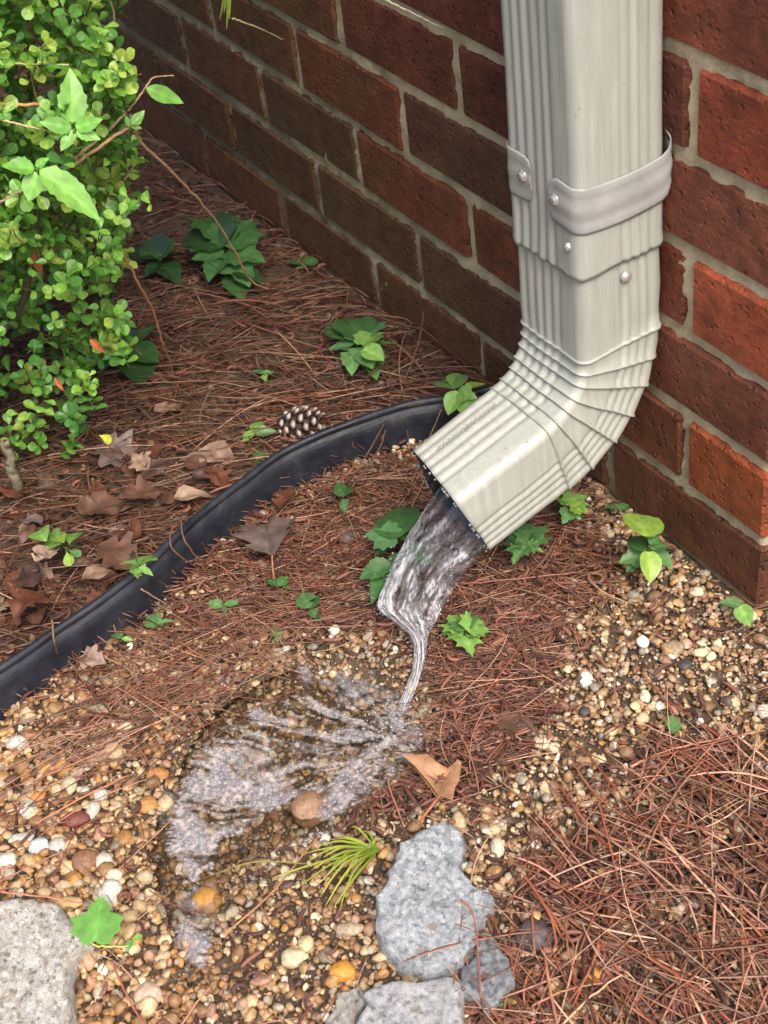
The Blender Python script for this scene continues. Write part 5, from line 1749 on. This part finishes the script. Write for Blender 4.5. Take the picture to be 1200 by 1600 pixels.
# reddish dead leaves caught in the bush
for (x, y, x2, y2) in [(45, 385, 68, 432), (72, 385, 78, 412), (140, 530, 165, 552), (85, 590, 100, 612)]:
    V, F, sh = leaf_between(at_dist(x, y, 1.30 + y * .00022), at_dist(x2, y2, 1.30 + y * .00022), 'ovate', view_back + np.array([0, 0, .4]), 0, fold=.4, bend=.3, nz=.03, seed=int(x), wsc=.6)
    o = wobj('dead_leaf', V, F, M_DRY, None, np.array(lin(160, 84, 50))[None].repeat(len(V), 0))
    tag(o, {45: 'long rust-red dead leaf caught in the middle of the bush', 72: 'small rust-red dead leaf beside the long one in the bush', 140: 'orange-brown dead leaf caught low at the right side of the bush', 85: 'brown dead leaf caught in the lower bush, left of the orange-brown one'}[x], 'dead leaf', 'dead leaves caught in the bush')

# creeper sprigs over the bush
PALE = lin(140, 196, 96)
GREENS['creeper'] = PALE
GREENS['creeper2'] = lin(120, 180, 78)
vb = tuple(view_back * .7 + np.array([0, 0, .8]))
c0 = at_dist(115, 204, 1.235)
plant('creeper_sprig', 'pale green creeper sprig with one big upright leaflet over the upper bush', 'creeper', (0, 0), [
    (114, 192, 110, 106, .0, 'serr', 'creeper'), (112, 200, 62, 190, .0, 'serr', 'creeper2'), (116, 203, 94, 236, .0, 'serr', 'creeper'), (118, 200, 160, 186, .0, 'serr', 'creeper2'), (119, 204, 158, 218, .0, 'serr', 'creeper')], loc=c0, up=vb, stem_r=.0007, wsc=.85)
c1 = at_dist(58, 268, 1.22)
plant('creeper_sprig', 'pale green creeper sprig with one long leaflet pointing down right over the bush', 'creeper', (0, 0), [
    (62, 264, 160, 342, -.01, 'lance', 'creeper'), (54, 264, 2, 258, .0, 'serr', 'creeper2'), (58, 270, 44, 314, .0, 'round', 'creeper'), (56, 262, 76, 246, .005, 'serr', 'creeper2')], loc=c1, up=vb, stem_r=.0007, wsc=.95)
c2 = at_dist(224, 138, 1.33)
plant('creeper_sprig', 'single narrow light green leaf at the tip of the twig right of the bush', 'creeper', (0, 0), [(228, 138, 288, 161, 0, 'ovate', 'creeper2')], loc=c2, up=vb, stem_r=.0006, wsc=.8)
plant('creeper_sprig', 'small green leaf tuft where the long vine stem leaves the bush', 'creeper', (0, 0), [(206, 196, 226, 172, 0, 'ovate', 'creeper2'), (205, 198, 222, 200, 0, 'ovate', 'bright'), (203, 198, 196, 180, 0, 'ovate', 'creeper2')], loc=at_dist(205, 198, 1.305), up=vb, stem_r=.0006)

# ------------------------------------------------------------------ water
rowsL = [(692, 752, 1.262), (664, 796, 1.262), (642, 830, 1.262), (621, 868, 1.272), (604, 906, 1.266), (590, 945, 1.262), (611, 968, 1.256), (638, 990, 1.252), (647, 1015, 1.250), (644, 1045, 1.247), (631, 1080, 1.242), (618, 1112, 1.238), (605, 1152, 1.236)]
rowsR = [(768, 838, 1.228), (746, 872, 1.231), (724, 896, 1.234), (708, 920, 1.238), (696, 942, 1.242), (684, 963, 1.243), (676, 980, 1.244), (668, 998, 1.245), (664, 1026, 1.246), (657, 1056, 1.244), (645, 1089, 1.240), (633, 1120, 1.237), (624, 1152, 1.236)]
NR, NC = 120, 44
PL = spline([at_dist(*r) for r in rowsL], NR)
PR = spline([at_dist(*r) for r in rowsR], NR)
tt = np.linspace(0, 1, NR)[:, None]; uu = np.linspace(0, 1, NC)[None]
Mid = PL[:, None] * (1 - uu[..., None]) + PR[:, None] * uu[..., None]
wid = np.linalg.norm(PR - PL, axis=1)
toC = CAM - Mid; toC /= np.linalg.norm(toC, axis=-1, keepdims=True)
sU, sT = uu * 44 * np.ones_like(tt), tt * 9 * np.ones_like(uu)
skew = sU + 9 * np.sin(tt * 5.0) + 2.5 * vn(sT * 3, sU * .3, .9)
stk = 0.9 * vn(skew, sT * 1.6, 0.34) + 0.8 * vn(skew + 9, sT * 2.6, 0.8) + 0.6 * vn(skew, sT * 5, 1.7) + .4 * vn(sU * 1.3, sT * 9, 1.3)
thick = (0.0030 + 0.0045 * np.sqrt(np.clip(1 - (2 * uu - 1) ** 2, 0, 1))) * np.clip(wid / 0.035, .5, 1)[:, None] * np.clip(1 - (2 * uu - 1) ** 8, 0.02, 1)
fr_ = Mid + toC * (thick * 0.5 + stk * 0.0016 * np.clip(wid / .05, .20, 1)[:, None])[..., None]
bk_ = Mid - toC * (thick * 0.5 + 0.0012 * vn(sU + 50, sT, .7))[..., None]
# ragged side outline
rag = 0.0022 * vn(np.arange(NR), np.zeros(NR) + 3, 0.33)[:, None]
fr_ += (PR - PL)[:, None] / wid[:, None, None] * (rag * (1 - 2 * uu))[..., None]
V = np.vstack([fr_.reshape(-1, 3), bk_.reshape(-1, 3)])
i, j = np.meshgrid(np.arange(NR - 1), np.arange(NC - 1), indexing='ij'); a = (i * NC + j).ravel()
F1 = np.stack([a, a + NC, a + NC + 1, a + 1], -1); NN = NR * NC
F2 = F1[:, ::-1] + NN
ee = []
for r_ in range(NR - 1):
    p = r_ * NC
    ee.append((p, p + NN, p + NC + NN, p + NC)); p = r_ * NC + NC - 1
    ee.append((p, p + NC, p + NC + NN, p + NN))
for c_ in range(NC - 1):
    ee.append((c_, c_ + 1, c_ + 1 + NN, c_ + NN)); p = (NR - 1) * NC + c_
    ee.append((p, p + NN, p + 1 + NN, p + 1))
T_ = tt * np.ones_like(uu); U_ = uu * np.ones_like(tt)
foam = (0.85 * np.exp(-(U_ / 0.15) ** 2) * np.clip((T_ - .08) / .15, 0, 1) * (T_ < .62)  # aerated white, plus bright highlights painted along the edges and lower fold
        + 0.65 * np.exp(-((T_ - 0.45) / 0.05) ** 2) * (0.35 + 0.65 * (np.abs(U_ - .5) > .22))
        + 0.45 * np.exp(-((U_ - 1) / 0.14) ** 2) * (T_ > .25) * (T_ < .6)
        + 0.42 * (T_ > .5) + 0.17)
foam = np.clip(foam * np.clip(0.70 + stk * 1.6, 0, 1.4) - 0.02, 0, 0.92)
foam = np.clip(foam + 1.3 * np.clip(stk - .26, 0, .5) * (T_ > .06), 0, .92)
foam_glint = np.concatenate([foam.ravel(), foam.ravel() * 0.3])
jet = thing('water_stream', 'clear stream of rainwater gushing from the downspout mouth and twisting into a thin thread', 'water', (*PL[-1][:2], 0))
wobj('jet', V, [np.vstack([F1, F2, np.array(ee)])], M_STREAM, jet, None, True, {'foam': foam_glint})
# strands: bright ropes of water following the flow
sv = []
for q in range(16):
    r = random.Random(q)
    u0 = r.choice([r.uniform(0, .12), r.uniform(0, .12), r.uniform(0, 1), r.uniform(.9, 1)]); t0 = r.uniform(.04, .55); t1 = min(1, t0 + r.uniform(.1, .35))
    idx = np.linspace(t0, t1, 14)
    pts = []
    for k, t_ in enumerate(idx):
        ri = int(t_ * (NR - 1)); ci = int(np.clip(u0 + .06 * math.sin(k * .5 + q) + .03 * math.sin(k * 1.3 + 2 * q), 0, 1) * (NC - 1))
        pts.append(fr_[ri, ci] + toC[ri, ci] * .0003)
    sv.append(tube(spline(pts, 24), [(.00020 + .00045 * math.sin(math.pi * k / 23)) for k in range(24)], 5))
V, F = merge(sv)
wobj('strands', V, F, M_DROP, jet)
# droplets: on the rim, along the jet and around the splash
dv, df_ = ico(1)
dp, dr = [], []
rim = ring_bend(cr[-1], -0.0010, 1.0, 0.0842, 0, .09)
rp_ = proj(rim)
for q in range(36):
    k = int(rs.random() * len(rim))
    dp.append(rim[k] + np.array([rs.gauss(0, .0006), -.0008, -.0004])); dr.append(rs.uniform(.0007, .0016))
for q in range(150):
    ri = rs.randrange(NR); side = rs.choice((0, NC - 1))
    dp.append(fr_[ri, side] + np.array([rs.gauss(0, .006), rs.gauss(0, .006), rs.gauss(0, .006)])); dr.append(rs.uniform(.0004, .0011))
imp = G(614, 1150, 0.0)
for q in range(150):
    a_ = rs.uniform(0, 6.28); d_ = abs(rs.gauss(0, .030))
    h_ = abs(rs.gauss(0, .014)) * max(0, 1 - d_ / .06) + .004
    p = imp + np.array([math.cos(a_) * d_, math.sin(a_) * d_, 0]); p[2] = float(T(p[0], p[1])) + .010 + h_
    dp.append(p); dr.append(rs.uniform(.0005, .0016))
dp = np.array(dp); dr = np.array(dr); n = len(dp)
V, F, C_ = scatter([(dv, df_)], dp, rotmats(*[RNG.uniform(0, 6, n) for _ in range(3)]), dr[:, None] * np.array([[1, 1, 1.25]]), np.ones((n, 3)))
o = link('water_droplets', mesh_np('water_droplets', V, F, None, True, M_DROP)); tag(o, 'water drops flying around the jet and its splash', 'droplets', kind='stuff')

# shallow water lying and running over the gravel
FOAM_A = gpoly([(272, 1220), (292, 1180), (330, 1150), (372, 1128), (400, 1105), (470, 1085), (540, 1092), (600, 1120), (655, 1130), (660, 1165), (640, 1205), (600, 1228), (560, 1250), (528, 1282), (502, 1285),
                (492, 1245), (450, 1248), (410, 1262), (372, 1300), (335, 1312), (318, 1362), (285, 1380), (262, 1330), (262, 1265)])
FOAM_THIN = gpoly([(345, 1175), (400, 1150), (470, 1135), (520, 1160), (500, 1200), (440, 1215), (380, 1225), (340, 1215)])
FOAM_B = gpoly([(298, 1080), (330, 1068), (378, 1072), (350, 1100), (310, 1112)])
FOAM_C = gpoly([(285, 1455), (322, 1450), (320, 1500), (306, 1545), (288, 1540)])
FOAM_D = gpoly([(196, 1240), (262, 1225), (262, 1290), (205, 1275)])
FOAM_E = gpoly([(300, 1380), (335, 1375), (330, 1460), (285, 1460), (275, 1410)])
FOAM_F = gpoly([(470, 1040), (560, 1030), (650, 1075), (650, 1120), (560, 1110), (480, 1085)])


def foam_at(P):
    r_ = np.hypot(P[:, 0] - imp[0], P[:, 1] - imp[1])           # streaks run outwards from where the jet lands
    th_ = np.arctan2(P[:, 1] - imp[1], P[:, 0] - imp[0]) % 6.2832 + 3.2 * r_ + .25 * vn(P[:, 0], P[:, 1], 30)
    stkk = vn(th_, r_ * 1.6, 11) + 0.8 * vn(th_ + 4, r_ * 1.3, 30) + .5 * vn(th_, r_ * 2, 70)
    J = jit(P, .008)
    f = np.zeros(len(P))
    f[inpoly(J, FOAM_A)] = 0.90
    f[inpoly(J, FOAM_THIN)] = 0.38
    f[inpoly(J, FOAM_F)] = 0.34
    f[inpoly(J, FOAM_B)] = 0.55
    f[inpoly(J, FOAM_C)] = 0.75
    f[inpoly(J, FOAM_D)] = 0.16
    f[inpoly(J, FOAM_E)] = 0.22
    return np.clip(f * (0.60 + 2.1 * stkk + .9 * vn(P[:, 0], P[:, 1], 150)), 0, 1)


pud = np.array(PUDDLE)
lo, hi = pud.min(0) - .01, pud.max(0) + .01
ux = np.arange(lo[0], hi[0], .0021); uy = np.arange(lo[1], hi[1], .0021)
X, Y = np.meshgrid(ux, uy, indexing='ij')
Pf = np.stack([X.ravel(), Y.ravel()], -1)
rim_d = np.where(inpoly(Pf, PUDDLE), dist_poly(Pf, PUDDLE + [PUDDLE[0]]), -1).reshape(X.shape)
di = np.hypot(X - imp[0], Y - imp[1])
WZ = 0.0006 - 0.006 * np.clip(1 - rim_d / .010, 0, 1) + 0.0016 * np.sin(di * 420) * np.exp(-di / .035) + 0.0022 * vn(X, Y, 90) + 0.0016 * vn(X * .6 + Y, Y * .6, 170) + .0010 * vn(X, Y, 330)
WZ += 0.003 * np.exp(-(di / .016) ** 2)
m_ = rim_d.ravel() > 0
fm = foam_at(Pf)
fm = np.clip(fm * (0.85 + 0.5 * vn(Pf[:, 0], Pf[:, 1], 210) + .5 * vn(Pf[:, 0] * .7 + Pf[:, 1], Pf[:, 1], 420)), 0, .60)
n2 = len(uy)
i, j = np.meshgrid(np.arange(len(ux) - 1), np.arange(n2 - 1), indexing='ij'); a = (i * n2 + j).ravel()
F = np.stack([a, a + n2, a + n2 + 1, a + 1], -1)
F = F[m_[F].all(1)]
used = np.unique(F); rem = -np.ones(len(Pf), int); rem[used] = np.arange(len(used))
V = np.stack([X, Y, WZ], -1).reshape(-1, 3)[used]
pw = link('puddle_water', mesh_np('puddle_water', V, rem[F], None, True, M_WSHEET, {'foam': fm[used]}))
tag(pw, kind='structure')

# foam bubbles
n = 26000
Q = np.stack([RNG.uniform(lo[0], hi[0], n), RNG.uniform(lo[1], hi[1], n)], -1)
Qx = np.stack([RNG.uniform(lo[0] - .05, hi[0] + .05, 6000), RNG.uniform(lo[1] - .05, hi[1] + .05, 6000)], -1)
Q = np.vstack([Q, Qx])
f = foam_at(Q)
Q = Q[RNG.random(len(Q)) < f * np.clip(.10 + 1.1 * vn(Q[:, 0] + 3, Q[:, 1], 60) + .25, .05, .5)]; n = len(Q)
rr = RNG.lognormal(0, .68, n) * .00100; rr = np.clip(rr, .0004, .0034)
zb = np.maximum(0.0008 + 0.0015 * vn(Q[:, 0], Q[:, 1], 90), T(Q[:, 0], Q[:, 1]) + .006 * (~inpoly(Q, PUDDLE))) + rr * .3
V, F, C_ = scatter([(dv, df_)], np.column_stack([Q, zb]), rotmats(*[RNG.uniform(0, 6, n) for _ in range(3)]), rr[:, None] * np.ones((1, 3)), np.ones((n, 3)))
o = link('foam', mesh_np('foam', V, F, None, True, M_BUBBLE)); tag(o, 'lilac-white froth of tiny bubbles drifting from the splash to the lower left', 'foam', kind='stuff')
print('bubbles', n)

for o in list(S.objects):
    if o.type == 'EMPTY' and o.parent is None and not o.children:
        bpy.data.objects.remove(o)
tri = sum(len(o.data.loops) - 2 * len(o.data.polygons) for o in S.objects if o.type == 'MESH')
print('triangles', tri, 'objects', len(S.objects))
